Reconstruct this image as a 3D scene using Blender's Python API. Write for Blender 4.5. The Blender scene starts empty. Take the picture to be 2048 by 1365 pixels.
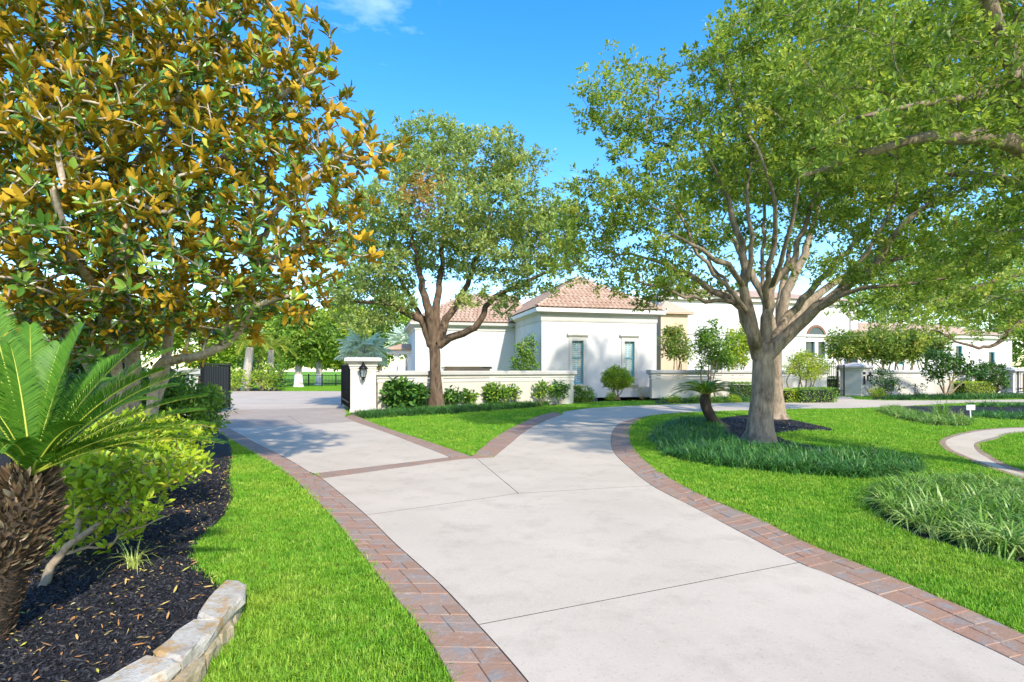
import bpy, math, random
import numpy as np
from mathutils import Vector, Matrix
from mathutils.geometry import tessellate_polygon

# ---------------------------------------------------------------- camera, sky, sun, exposure
sc = bpy.context.scene
COL = sc.collection
F, H, CX, CY = 1100.0, 1.7, 1024.0, 741.0       # focal length (photo px), eye height, principal column, horizon row
cam_d = bpy.data.cameras.new('camera'); cam = bpy.data.objects.new('camera', cam_d); COL.objects.link(cam)
cam.location = (0, 0, H); cam.rotation_euler = (math.pi / 2, 0, 0)
cam_d.sensor_width = 36; cam_d.lens = F / 2048 * 36; cam_d.shift_y = (CY - 682.5) / 2048
cam_d.clip_start = 0.05; cam_d.clip_end = 2000
sc.camera = cam
SUN_AZ, SUN_EL = math.radians(156), math.radians(38)     # azimuth clockwise from +Y
world = bpy.data.worlds.new('World'); sc.world = world; world.use_nodes = True
wn = world.node_tree; wn.nodes.clear()
w_out = wn.nodes.new('ShaderNodeOutputWorld'); w_bg = wn.nodes.new('ShaderNodeBackground')
w_sky = wn.nodes.new('ShaderNodeTexSky'); w_sky.sky_type = 'NISHITA'; w_sky.sun_disc = False
w_sky.sun_elevation = SUN_EL; w_sky.sun_rotation = SUN_AZ
w_sky.air_density = 1.0; w_sky.dust_density = 0.6; w_sky.ozone_density = 1.2; w_sky.altitude = 0
w_hsv = wn.nodes.new('ShaderNodeHueSaturation'); w_hsv.inputs['Saturation'].default_value = 1.45; w_hsv.inputs['Hue'].default_value = 0.505
w_tc = wn.nodes.new('ShaderNodeTexCoord'); w_map = wn.nodes.new('ShaderNodeMapping')
w_map.inputs['Scale'].default_value = (2.2, 2.2, 6.5); w_map.inputs['Location'].default_value = (3.1, 0.4, 1.7)
w_no = wn.nodes.new('ShaderNodeTexNoise'); w_no.inputs['Scale'].default_value = 1.6; w_no.inputs['Detail'].default_value = 7
w_no.inputs['Roughness'].default_value = 0.58
w_rp = wn.nodes.new('ShaderNodeMapRange'); w_rp.inputs['From Min'].default_value = 0.60; w_rp.inputs['From Max'].default_value = 0.86
w_rp.inputs['To Max'].default_value = 0.24
w_mix = wn.nodes.new('ShaderNodeMix'); w_mix.data_type = 'RGBA'; w_mix.inputs['B'].default_value = (9.5, 10.0, 10.8, 1)
L = wn.links.new
L(w_tc.outputs['Generated'], w_map.inputs['Vector']); L(w_map.outputs['Vector'], w_no.inputs['Vector'])
L(w_no.outputs['Fac'], w_rp.inputs['Value']); L(w_rp.outputs['Result'], w_mix.inputs['Factor'])
L(w_sky.outputs['Color'], w_hsv.inputs['Color']); L(w_hsv.outputs['Color'], w_mix.inputs['A'])
L(w_mix.outputs['Result'], w_bg.inputs['Color']); L(w_bg.outputs['Background'], w_out.inputs['Surface'])
w_bg.inputs['Strength'].default_value = 0.15
sun_d = bpy.data.lights.new('sun', 'SUN'); sun_d.energy = 2.3; sun_d.angle = math.radians(1.6); sun_d.color = (1.0, 0.93, 0.81)
sun = bpy.data.objects.new('sun', sun_d); COL.objects.link(sun)
sdir = Vector((math.sin(SUN_AZ) * math.cos(SUN_EL), math.cos(SUN_AZ) * math.cos(SUN_EL), math.sin(SUN_EL)))
sun.rotation_euler = sdir.to_track_quat('Z', 'Y').to_euler(); sun.location = (20, -20, 30)
sc.view_settings.view_transform = 'Standard'; sc.view_settings.look = 'None'
sc.view_settings.exposure = 1.5; sc.view_settings.gamma = 1.0; sc.view_settings.use_curve_mapping = False
sc.render.engine = 'CYCLES'
sc.cycles.max_bounces = 8; sc.cycles.diffuse_bounces = 4; sc.cycles.transmission_bounces = 4; sc.cycles.glossy_bounces = 2
sc.cycles.use_denoising = True; sc.cycles.caustics_reflective = False; sc.cycles.caustics_refractive = False
random.seed(7); RNG = np.random.default_rng(7)

# ---------------------------------------------------------------- helpers
def G(x, y, z=0.0):                       # photo pixel -> point on the ground (height z)
    Y = F * (H - z) / (y - CY); return np.array(((x - CX) / F * Y, Y, z))
def P(x, y, Y):                           # photo pixel + distance -> point
    return np.array(((x - CX) / F * Y, Y, H + (CY - y) / F * Y))
def arr(a): return np.asarray(a, dtype=float)
def unit(v):
    v = arr(v); return v / np.maximum(np.linalg.norm(v, axis=-1, keepdims=True), 1e-9)

def raw_mesh(name, V, loops, starts, smooth=False, matidx=None, attrs=None):
    V = np.ascontiguousarray(V, dtype=np.float32); loops = np.ascontiguousarray(loops, dtype=np.int32)
    starts = np.ascontiguousarray(starts, dtype=np.int32)
    me = bpy.data.meshes.new(name)
    me.vertices.add(len(V)); me.vertices.foreach_set('co', V.ravel())
    me.loops.add(len(loops)); me.loops.foreach_set('vertex_index', loops)
    me.polygons.add(len(starts)); me.polygons.foreach_set('loop_start', starts)
    if smooth is not False:
        sm = np.ones(len(starts), dtype=bool) if smooth is True else np.asarray(smooth, dtype=bool)
        me.polygons.foreach_set('use_smooth', sm)
    else:
        me.polygons.foreach_set('use_smooth', np.zeros(len(starts), dtype=bool))
    if matidx is not None: me.polygons.foreach_set('material_index', np.ascontiguousarray(matidx, dtype=np.int32))
    for k, v in (attrs or {}).items():
        a = me.attributes.new(k, 'FLOAT', 'POINT'); a.data.foreach_set('value', np.ascontiguousarray(v, dtype=np.float32))
    me.update(calc_edges=True); return me

class MB:                                  # collects polygons, builds ONE mesh object
    def __init__(self): self.v = []; self.f = []; self.m = []; self.s = []
    def add(self, vs, fs, m=0, s=False):
        o = len(self.v); self.v.extend([tuple(map(float, p)) for p in vs]); self.f.extend([tuple(i + o for i in q) for q in fs])
        self.m.extend([m] * len(fs)); self.s.extend([s] * len(fs)); return self
    def box(self, c, size, rz=0.0, m=0, bev=0.0):
        hx, hy, hz = [s / 2 for s in size]; ca, sa = math.cos(rz), math.sin(rz)
        def tr(x, y, z): return (c[0] + x * ca - y * sa, c[1] + x * sa + y * ca, c[2] + z)
        if bev <= 0:
            vs = [tr(x, y, z) for z in (-hz, hz) for x, y in ((-hx, -hy), (hx, -hy), (hx, hy), (-hx, hy))]
            return self.add(vs, [(3, 2, 1, 0), (4, 5, 6, 7), (0, 1, 5, 4), (1, 2, 6, 5), (2, 3, 7, 6), (3, 0, 4, 7)], m)
        b = min(bev, hx * .9, hy * .9, hz * .9); rings = [(-hz, b), (-hz + b, 0), (hz - b, 0), (hz, b)]; vs = []
        for z, i in rings:
            vs += [tr(x * (hx - i) , y * (hy - i), z) for x, y in ((-1, -1), (1, -1), (1, 1), (-1, 1))]
        fs = [(3, 2, 1, 0), (12, 13, 14, 15)]
        for k in range(3):
            for j in range(4): fs.append((4 * k + j, 4 * k + (j + 1) % 4, 4 * k + 4 + (j + 1) % 4, 4 * k + 4 + j))
        return self.add(vs, fs, m)
    def loft(self, rings, closed=True, caps=True, m=0, s=False):     # rings of equal point count
        n = len(rings[0]); vs = [p for r in rings for p in r]; fs = []
        for k in range(len(rings) - 1):
            for j in range(n if closed else n - 1): fs.append((k * n + j, k * n + (j + 1) % n, (k + 1) * n + (j + 1) % n, (k + 1) * n + j))
        if caps: fs += [tuple(range(n - 1, -1, -1)), tuple(range((len(rings) - 1) * n, len(rings) * n))]
        return self.add(vs, fs, m, s)
    def sq(self, c, rz, prof, m=0):        # square column from (half width, z) steps
        ca, sa = math.cos(rz), math.sin(rz); rings = []
        for h, z in prof:
            rings.append([(c[0] + (x * ca - y * sa) * h, c[1] + (x * sa + y * ca) * h, z) for x, y in ((-1, -1), (1, -1), (1, 1), (-1, 1))])
        return self.loft(rings, m=m)
    def rnd(self, c, prof, n=16, m=0, s=True):    # lathe of (radius, z)
        return self.loft([[(c[0] + r * math.cos(2 * math.pi * j / n), c[1] + r * math.sin(2 * math.pi * j / n), c[2] + z) for j in range(n)] for r, z in prof], m=m, s=s)
    def bar(self, a, b, w, d=None, m=0):   # square bar from a to b
        a, b = arr(a), arr(b); t = unit(b - a); up = arr((0, 0, 1)) if abs(t[2]) < .9 else arr((0, 1, 0))
        s = unit(np.cross(t, up)); u = np.cross(s, t); d = d or w
        r = lambda p: [p + s * w / 2 * i + u * d / 2 * j for i, j in ((-1, -1), (1, -1), (1, 1), (-1, 1))]
        return self.loft([r(a), r(b)], m=m)
    def prism(self, prof, p0, p1, m=0):    # (offset along left-hand normal, z) profile swept from p0 to p1
        p0, p1 = arr(p0), arr(p1); t = unit((p1 - p0)[:2]); n = arr((-t[1], t[0]))
        return self.loft([[(p[0] + n[0] * o, p[1] + n[1] * o, z) for o, z in prof] for p in (p0, p1)], m=m)
    def build(self, name, mats, parent=None, origin=None):
        o = arr(origin if origin is not None else (parent['_o'] if parent is not None and '_o' in parent else (0, 0, 0)))
        loops = [i for f in self.f for i in f]; st = np.cumsum([0] + [len(f) for f in self.f])[:-1]
        V = arr(self.v) - o
        me = raw_mesh(name, V, loops, st, smooth=self.s, matidx=self.m)
        return link(name, me, mats, parent, None if parent is not None else o)

def link(name, me, mats, parent=None, loc=None):
    ob = bpy.data.objects.new(name, me)
    for m in (mats if isinstance(mats, (list, tuple)) else [mats]):
        if len(me.materials) < len(mats if isinstance(mats, (list, tuple)) else [mats]): me.materials.append(m)
    COL.objects.link(ob)
    if parent is not None: ob.parent = parent
    if loc is not None: ob.location = tuple(loc)
    if parent is not None and '_o' in parent: ob['_o'] = parent['_o']
    elif loc is not None: ob['_o'] = tuple(float(x) for x in loc)
    return ob
def tag(o, label=None, cat=None, group=None, kind=None):
    if label: o['label'] = label
    if cat: o['category'] = cat
    if group: o['group'] = group
    if kind: o['kind'] = kind
    return o
def thing(name, label, cat, base, group=None):
    o = bpy.data.objects.new(name, None); COL.objects.link(o); o.location = tuple(base); o.empty_display_size = .1
    o['_o'] = tuple(float(x) for x in base); return tag(o, label, cat, group)

def smooth(pts, per=6):                    # Catmull-Rom through the points
    p = arr(pts); n = len(p); q = np.vstack([2 * p[0] - p[1], p, 2 * p[-1] - p[-2]]); out = []
    for i in range(n - 1):
        a, b, c, d = q[i], q[i + 1], q[i + 2], q[i + 3]
        for t in np.linspace(0, 1, per, endpoint=False):
            out.append(.5 * ((2 * b) + (c - a) * t + (2 * a - 5 * b + 4 * c - d) * t * t + (3 * b - a - 3 * c + d) * t ** 3))
    out.append(p[-1]); return arr(out)
def resample(p, n):
    p = arr(p); s = np.concatenate([[0], np.cumsum(np.linalg.norm(np.diff(p, axis=0), axis=1))]); t = np.linspace(0, s[-1], n)
    return np.stack([np.interp(t, s, p[:, k]) for k in range(p.shape[1])], 1)
def inside(pts, poly):
    x, y = pts[:, 0], pts[:, 1]; poly = arr(poly)[:, :2]; r = np.zeros(len(pts), bool); j = len(poly) - 1
    for i in range(len(poly)):
        xi, yi = poly[i]; xj, yj = poly[j]
        c = ((yi > y) != (yj > y)) & (x < (xj - xi) * (y - yi) / (yj - yi + 1e-12) + xi); r ^= c; j = i
    return r

# ---------------------------------------------------------------- materials
def M(name):
    m = bpy.data.materials.new(name); m.use_nodes = True; nt = m.node_tree; b = nt.nodes['Principled BSDF']; return m, nt, b
def N(nt, t, **kw):
    n = nt.nodes.new(t)
    for k, v in kw.items():
        if k in n.inputs: n.inputs[k].default_value = v
        else: setattr(n, k, v)
    return n
def pos(nt): return N(nt, 'ShaderNodeNewGeometry').outputs['Position']
def objco(nt): return N(nt, 'ShaderNodeTexCoord').outputs['Object']
def noise(nt, vec, scale, detail=4, rough=.55, stretch=None):
    n = N(nt, 'ShaderNodeTexNoise', Scale=scale, Detail=detail, Roughness=rough)
    if stretch:
        mp = N(nt, 'ShaderNodeMapping', Scale=stretch); nt.links.new(vec, mp.inputs['Vector']); vec = mp.outputs['Vector']
    nt.links.new(vec, n.inputs['Vector']); return n.outputs['Fac']
def ramp(nt, fac, stops):
    r = N(nt, 'ShaderNodeValToRGB'); e = r.color_ramp.elements
    while len(e) < len(stops): e.new(0.5)
    for el, (p, c) in zip(e, stops): el.position = p; el.color = (*c, 1)
    nt.links.new(fac, r.inputs['Fac']); return r.outputs['Color']
def mixc(nt, a, b, fac, mode='MIX'):
    n = N(nt, 'ShaderNodeMix', data_type='RGBA', blend_type=mode)
    for s, v in (('A', a), ('B', b), ('Factor', fac)):
        if isinstance(v, (int, float)): n.inputs[s].default_value = v
        elif isinstance(v, tuple): n.inputs[s].default_value = (*v, 1)
        else: nt.links.new(v, n.inputs[s])
    return n.outputs['Result']
def maprange(nt, v, a, b, c=0., d=1.):
    n = N(nt, 'ShaderNodeMapRange'); n.inputs['From Min'].default_value = a; n.inputs['From Max'].default_value = b
    n.inputs['To Min'].default_value = c; n.inputs['To Max'].default_value = d; nt.links.new(v, n.inputs['Value']); return n.outputs['Result']
def bump(nt, b, h, strength, dist=.01):
    n = N(nt, 'ShaderNodeBump', Strength=strength, Distance=dist); nt.links.new(h, n.inputs['Height']); nt.links.new(n.outputs['Normal'], b.inputs['Normal'])
def setc(nt, b, c): nt.links.new(c, b.inputs['Base Color'])

def mat_plain(name, col, rough=.6, metal=0., var=.12, scale=6., bmp=0., spec=.4):
    m, nt, b = M(name); p = pos(nt); f = noise(nt, p, scale, 5)
    setc(nt, b, ramp(nt, f, [(.25, tuple(c * (1 - var) for c in col)), (.75, tuple(min(1, c * (1 + var)) for c in col))]))
    b.inputs['Roughness'].default_value = rough; b.inputs['Metallic'].default_value = metal; b.inputs['Specular IOR Level'].default_value = spec
    if bmp: bump(nt, b, noise(nt, p, scale * 12, 4), bmp, .005)
    return m
def mat_leaf(name, stops, trans=.35, rough=.5, spec=.35, src='tint', tcol=1.25):
    m, nt, b = M(name)
    if src == 'tint': f = N(nt, 'ShaderNodeAttribute', attribute_name='tint').outputs['Fac']
    else: f = N(nt, 'ShaderNodeObjectInfo').outputs['Random']
    c = ramp(nt, f, stops); setc(nt, b, c)
    b.inputs['Roughness'].default_value = rough; b.inputs['Specular IOR Level'].default_value = spec
    if trans > 0:
        tr = N(nt, 'ShaderNodeBsdfTranslucent'); nt.links.new(mixc(nt, c, (tcol, tcol, tcol * .6), 1.0, 'MULTIPLY'), tr.inputs['Color'])
        ms = N(nt, 'ShaderNodeMixShader', Fac=trans); out = nt.nodes['Material Output']
        nt.links.new(b.outputs[0], ms.inputs[1]); nt.links.new(tr.outputs[0], ms.inputs[2]); nt.links.new(ms.outputs[0], out.inputs['Surface'])
    return m
def mat_bark(name, dark, light, scale=9., stretch=(1, 1, .35), bmp=.6):
    m, nt, b = M(name); p = pos(nt); f = noise(nt, p, scale, 8, .65, stretch); g = noise(nt, p, 1.7, 3)
    c = ramp(nt, f, [(.3, dark), (.62, light)]); setc(nt, b, mixc(nt, c, tuple(x * .72 for x in light), maprange(nt, g, .45, .7, 0, .6)))
    b.inputs['Roughness'].default_value = .9; b.inputs['Specular IOR Level'].default_value = .15
    bump(nt, b, noise(nt, p, scale * 2.2, 8, .7, stretch), bmp, .03); return m

MT = {}
def concrete(name, base, stain, dark):
    m, nt, b = M(name); p = pos(nt)
    c = ramp(nt, noise(nt, p, .55, 6, .6), [(.32, stain), (.62, base)])
    c = mixc(nt, c, dark, maprange(nt, noise(nt, p, 2.3, 8, .7), .50, .70, 0, .5))
    c = mixc(nt, c, tuple(x * .8 for x in dark), maprange(nt, noise(nt, p, 70, 3, .6), .60, .70, 0, .55))
    c = mixc(nt, c, tuple(min(1, x * 1.15) for x in base), maprange(nt, noise(nt, p, 38, 4, .6), .58, .75, 0, .5))
    setc(nt, b, c); b.inputs['Roughness'].default_value = .85; b.inputs['Specular IOR Level'].default_value = .25
    bump(nt, b, noise(nt, p, 90, 5, .7), .35, .006); return m
MT['concrete'] = concrete('concrete_brushed', (.525, .44, .34), (.45, .375, .288), (.34, .275, .21))
MT['concrete_pink'] = concrete('concrete_pinkish', (.50, .41, .315), (.43, .35, .265), (.32, .255, .195))
MT['concrete_band'] = concrete('concrete_tinted', (.38, .305, .24), (.32, .26, .21), (.25, .205, .165))
MT['mortar'] = mat_plain('mortar_joint', (.20, .155, .135), .95, var=.25, scale=30, bmp=.3)

def paver_mat():
    m, nt, b = M('stamped_paver'); p = pos(nt); r = N(nt, 'ShaderNodeObjectInfo').outputs['Random']
    c = ramp(nt, r, [(0., (.31, .165, .105)), (.35, (.33, .19, .12)), (.6, (.28, .17, .11)), (.8, (.32, .205, .14)), (1., (.27, .195, .145))])
    g = maprange(nt, noise(nt, p, 7.5, 6, .65), .50, .62, 0, .8)
    c = mixc(nt, c, (.245, .22, .195), g)
    c = mixc(nt, c, (.45, .345, .28), maprange(nt, noise(nt, p, 19, 6, .7), .57, .70, 0, .6))
    c = mixc(nt, c, (.18, .11, .09), maprange(nt, noise(nt, p, 55, 4, .6), .60, .75, 0, .5))
    setc(nt, b, c); b.inputs['Roughness'].default_value = .7; b.inputs['Specular IOR Level'].default_value = .3
    bump(nt, b, noise(nt, p, 26, 8, .65), .6, .012); return m
MT['paver'] = paver_mat()
def ground_mat():
    m, nt, b = M('turf_soil'); p = pos(nt)
    c = ramp(nt, noise(nt, p, 1.1, 6, .6), [(.3, (.10, .24, .014)), (.5, (.15, .32, .018)), (.72, (.22, .38, .022))])
    c = mixc(nt, c, (.06, .15, .012), maprange(nt, noise(nt, p, 28, 6, .75), .48, .7, 0, .7))
    c = mixc(nt, c, (.20, .36, .03), maprange(nt, noise(nt, p, 60, 4, .7), .58, .75, 0, .5))
    setc(nt, b, c); b.inputs['Roughness'].default_value = .9; b.inputs['Specular IOR Level'].default_value = .1
    bump(nt, b, noise(nt, p, 45, 6, .8), .9, .05); return m
MT['ground'] = ground_mat()
def grass_mat():
    m = mat_leaf('lawn_blade', [(0, (.115, .275, .016)), (.5, (.17, .375, .022)), (.85, (.26, .45, .034)), (1, (.40, .48, .08))], .32, .55, .25, 'obj', 1.3); nt = m.node_tree; b = nt.nodes['Principled BSDF']
    c = b.inputs['Base Color'].links[0].from_socket; g = noise(nt, pos(nt), .9, 5, .65)
    n = mixc(nt, c, (.33, .44, .045), maprange(nt, g, .48, .68, 0, .75)); n = mixc(nt, n, (.08, .24, .012), maprange(nt, g, .46, .28, 0, .5)); setc(nt, b, n); return m
MT['grass'] = grass_mat()
MT['liriope'] = mat_leaf('strap_leaf', [(0, (.035, .125, .02)), (.6, (.06, .18, .03)), (1, (.12, .26, .045))], .2, .42, .4, 'obj')
MT['liriope_light'] = mat_leaf('strap_leaf_pale', [(0, (.09, .21, .025)), (.6, (.18, .33, .045)), (1, (.38, .46, .15))], .25, .42, .4, 'obj')
MT['mondo'] = mat_leaf('fine_strap_leaf', [(0, (.04, .13, .025)), (.7, (.07, .19, .035)), (1, (.13, .26, .04))], .2, .5, .3, 'obj')
def mulch_mat():
    m, nt, b = M('black_mulch'); p = pos(nt)
    c = ramp(nt, noise(nt, p, 40, 8, .75), [(.3, (.006, .006, .008)), (.62, (.028, .026, .03)), (.8, (.07, .062, .06))])
    setc(nt, b, c); b.inputs['Roughness'].default_value = .8; b.inputs['Specular IOR Level'].default_value = .3
    bump(nt, b, noise(nt, p, 60, 8, .8), 1., .04); return m
MT['mulch'] = mulch_mat()
MT['chip'] = mat_leaf('mulch_chip', [(0, (.006, .006, .008)), (.7, (.017, .016, .019)), (1, (.034, .030, .030))], 0, .6, .4, 'obj')
MT['litter'] = mat_leaf('dry_leaf', [(0, (.35, .16, .05)), (.4, (.46, .26, .10)), (.7, (.5, .36, .12)), (.9, (.42, .40, .06)), (1, (.55, .47, .34))], .1, .7, .2, 'obj')
def stucco(name, c1, c2):
    m, nt, b = M(name); p = pos(nt); c = ramp(nt, noise(nt, p, .8, 6, .6), [(.3, c2), (.7, c1)])
    c = mixc(nt, c, tuple(x * .82 for x in c2), maprange(nt, noise(nt, p, 1.0, 6, .7, (3, 3, .35)), .6, .8, 0, .35))
    setc(nt, b, c); b.inputs['Roughness'].default_value = .9; b.inputs['Specular IOR Level'].default_value = .2
    bump(nt, b, noise(nt, p, 60, 5, .7), .25, .01); return m
MT['stucco'] = stucco('white_stucco', (.62, .605, .575), (.56, .54, .505))
MT['stucco_warm'] = stucco('cream_stucco', (.53, .50, .43), (.475, .44, .37))
MT['trim'] = stucco('trim_paint', (.56, .535, .475), (.51, .48, .42))
MT['coping'] = stucco('cast_stone_coping', (.46, .445, .42), (.385, .37, .35))
MT['tan'] = mat_plain('tan_stucco', (.56, .42, .29), .9, var=.08, scale=2)
def tile_mat():
    m, nt, b = M('clay_tile'); p = pos(nt); r = N(nt, 'ShaderNodeObjectInfo').outputs['Random']
    c = ramp(nt, r, [(0, (.37, .225, .14)), (.5, (.42, .275, .18)), (1, (.46, .32, .22))])
    c = mixc(nt, c, (.56, .42, .31), maprange(nt, noise(nt, p, 2.6, 6, .7), .5, .72, 0, .6))
    c = mixc(nt, c, (.30, .15, .10), maprange(nt, noise(nt, p, 9, 5, .7), .57, .75, 0, .6))
    setc(nt, b, c); b.inputs['Roughness'].default_value = .85; return m
MT['tile'] = tile_mat()
MT['iron'] = mat_plain('black_iron', (.012, .012, .014), .42, .6, .2, 12)
MT['grey_iron'] = mat_plain('grey_mesh_iron', (.05, .053, .058), .5, .5, .2, 12)
MT['teal'] = mat_plain('teal_painted_frame', (.07, .30, .36), .5, var=.08)
MT['louvre'] = mat_plain('pale_shutter', (.20, .44, .47), .6, var=.08)
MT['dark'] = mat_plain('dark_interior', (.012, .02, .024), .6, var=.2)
def glass_mat():
    m, nt, b = M('window_glass'); b.inputs['Base Color'].default_value = (.75, .9, .92, 1); b.inputs['Roughness'].default_value = .03
    b.inputs['Alpha'].default_value = .22; b.inputs['Specular IOR Level'].default_value = .8; return m
MT['glass'] = glass_mat()
def mat_black_glass():
    m, nt, b = M('dark_window_pane'); f = noise(nt, pos(nt), .8, 2)
    setc(nt, b, ramp(nt, f, [(.35, (.015, .028, .03)), (.65, (.04, .07, .075))])); b.inputs['Roughness'].default_value = .06; return m
MT['pane'] = mat_black_glass()
def lime_mat():
    m, nt, b = M('weathered_limestone'); p = pos(nt)
    c = ramp(nt, noise(nt, p, 9, 8, .65), [(.3, (.28, .23, .17)), (.5, (.42, .37, .29)), (.7, (.50, .46, .39))])
    c = mixc(nt, c, (.40, .22, .05), maprange(nt, noise(nt, p, 6.5, 6, .7), .50, .60, 0, .8))
    c = mixc(nt, c, (.22, .14, .09), maprange(nt, noise(nt, p, 15, 8, .7), .58, .68, 0, .7))
    c = mixc(nt, c, (.42, .43, .46), maprange(nt, noise(nt, p, 4.5, 6, .7), .57, .7, 0, .55))
    setc(nt, b, c); b.inputs['Roughness'].default_value = .85; bump(nt, b, noise(nt, p, 30, 8, .7), .7, .015); return m
MT['lime'] = lime_mat()
def lime2():
    m, nt, b = M('yellow_limestone'); p = pos(nt)
    c = ramp(nt, noise(nt, p, 11, 8, .65), [(.3, (.24, .18, .09)), (.55, (.36, .29, .17)), (.75, (.46, .39, .27))])
    setc(nt, b, c); b.inputs['Roughness'].default_value = .9; bump(nt, b, noise(nt, p, 30, 8, .7), .7, .015); return m
MT['lime2'] = lime2()
MT['bark_oak'] = mat_bark('oak_bark', (.075, .05, .035), (.36, .28, .20), bmp=1.)
MT['bark_brown'] = mat_bark('brown_oak_bark', (.035, .023, .016), (.175, .12, .08), 7, bmp=1.)
MT['bark_mag'] = mat_bark('magnolia_bark', (.20, .155, .115), (.52, .44, .33), 14, (1, 1, .8), .35)
MT['bark_pale'] = mat_bark('pale_bark', (.30, .25, .20), (.52, .46, .40), 6)
MT['twig'] = mat_bark('twig_bark', (.16, .11, .07), (.36, .28, .18), 25, (1, 1, 1), .2)
MT['oak'] = mat_leaf('oak_leaf', [(0, (.11, .155, .030)), (.3, (.175, .255, .042)), (.6, (.28, .385, .062)), (.85, (.43, .49, .09)), (.97, (.55, .52, .11)), (1, (.50, .24, .05))], .45, .42, .4)
MT['oak_grey'] = mat_leaf('oak_leaf_greyed', [(0, (.12, .175, .05)), (.3, (.20, .27, .075)), (.6, (.29, .38, .11)), (.86, (.40, .48, .15)), (.95, (.47, .51, .15)), (1, (.50, .30, .11))], .42, .45, .4)
MT['bg_leaf'] = mat_leaf('far_leaf', [(0, (.10, .19, .03)), (.4, (.19, .32, .045)), (.75, (.32, .45, .06)), (1, (.46, .52, .09))], .4, .55, .3)
MT['bg_lime'] = mat_leaf('far_lime_leaf', [(0, (.18, .28, .03)), (.4, (.30, .42, .045)), (.75, (.42, .52, .06)), (1, (.55, .58, .1))], .4, .55, .3)
MT['mag_top'] = mat_leaf('magnolia_leaf_top', [(0, (.05, .135, .022)), (.5, (.105, .235, .034)), (.85, (.25, .38, .045)), (1, (.48, .50, .06))], .28, .26, .6)
MT['mag_under'] = mat_leaf('magnolia_leaf_underside', [(0, (.38, .20, .018)), (.4, (.56, .32, .022)), (.8, (.66, .41, .028)), (1, (.72, .50, .05))], .34, .7, .2)
MT['shrub_lime'] = mat_leaf('lime_shrub_leaf', [(0, (.14, .27, .018)), (.4, (.29, .43, .025)), (.8, (.46, .54, .035)), (.96, (.58, .54, .05)), (1, (.55, .32, .05))], .35, .4, .4)
MT['shrub_dark'] = mat_leaf('glossy_shrub_leaf', [(0, (.03, .085, .016)), (.5, (.06, .16, .026)), (.85, (.13, .27, .035)), (1, (.28, .38, .05))], .22, .35, .5)
MT['shrub_mid'] = mat_leaf('green_shrub_leaf', [(0, (.06, .14, .02)), (.5, (.13, .26, .028)), (.85, (.24, .39, .04)), (1, (.40, .48, .06))], .3, .45, .35)
MT['myrtle'] = mat_leaf('myrtle_leaf', [(0, (.09, .16, .03)), (.5, (.18, .28, .045)), (.85, (.32, .40, .06)), (1, (.50, .42, .09))], .35, .45, .35)
MT['sago'] = mat_leaf('sago_leaflet', [(0, (.045, .14, .013)), (.5, (.085, .21, .017)), (1, (.16, .31, .024))], .3, .5, .25)
MT['sago_dark'] = mat_leaf('sago_leaflet_dark', [(0, (.06, .15, .02)), (.5, (.10, .22, .024)), (1, (.18, .32, .03))], .25, .3, .5)
MT['sago_rib'] = mat_plain('sago_midrib', (.36, .40, .045), .45, var=.15)
MT['bract'] = mat_leaf('sago_bract', [(0, (.045, .028, .015)), (.5, (.115, .072, .04)), (.85, (.24, .165, .095)), (1, (.46, .36, .24))], 0, .85, .15)
MT['sago_trunk'] = mat_plain('sago_trunk_core', (.06, .042, .028), .95, var=.4, scale=30, bmp=.8)
MT['silver'] = mat_leaf('silver_fan_leaf', [(0, (.52, .62, .54)), (.5, (.64, .72, .63)), (1, (.75, .8, .72))], .3, .5, .3)
MT['palm_leaf'] = mat_leaf('palm_leaf', [(0, (.10, .19, .02)), (.5, (.26, .33, .03)), (1, (.55, .42, .05))], .3, .45, .4)
MT['weed'] = mat_plain('pale_weed_blade', (.42, .48, .10), .5, var=.35, scale=40)
MT['joint'] = mat_plain('joint_filler', (.075, .058, .045), .95, var=.3, scale=20)
MT['white_paint'] = mat_plain('white_paint', (.76, .74, .70), .7, var=.08, scale=9)
MT['wood_brown'] = mat_plain('brown_timber', (.20, .10, .055), .8, var=.3, scale=8)
# ---------------------------------------------------------------- ground, driveway, borders, path
gb = MB(); gb.add([(-400, -60, 0), (400, -60, 0), (400, 700, 0), (-400, 700, 0)], [(0, 1, 2, 3)])
tag(gb.build('ground', MT['ground']), 'wide green lawn ground around the driveway and house', kind='structure')

def W2(lst, z=0.): return [G(x, y)[:2] for x, y in lst]
left_in_px = [(1050, 1365), (956, 1256), (884, 1178), (828, 1126), (784, 1086), (732, 1034), (684, 993), (643, 960), (625, 951), (569, 917), (514, 890), (459, 859)]
left_out_px = [(902, 1365), (851, 1274), (795, 1204), (754, 1152), (717, 1104), (662, 1034), (617, 990), (588, 960), (551, 934), (514, 912), (470, 886), (428, 859)]
right_in_px = [(2048, 1338), (1904, 1268), (1780, 1206), (1655, 1152), (1598, 1130), (1490, 1073), (1390, 1019), (1304, 974), (1258, 937), (1229, 908), (1222, 883), (1227, 862), (1243, 847), (1275, 836.5)]
right_out_px = [(2048, 1276), (1987, 1247), (1863, 1193), (1738, 1140), (1614, 1090), (1515, 1040), (1407, 995), (1337, 957), (1295, 928), (1266, 895), (1258, 870), (1264, 853), (1279, 840), (1300, 832.5)]
near_px = [(1300, 832.5), (1345, 828), (1402, 825), (1499, 822), (1600, 819), (1753, 816), (1930, 807), (2048, 805.5), (2300, 804)]
far_px = [(1124, 825), (1174, 818), (1249, 813.5), (1353, 810), (1499, 806), (1600, 802), (1666, 799), (1671, 794.5), (1700, 794.5), (1712, 800), (1771, 802), (1864, 802), (2048, 800), (2300, 799)]
fl_out_px = [(943, 915), (860, 886), (780, 860), (736, 843), (706, 830)]
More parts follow.
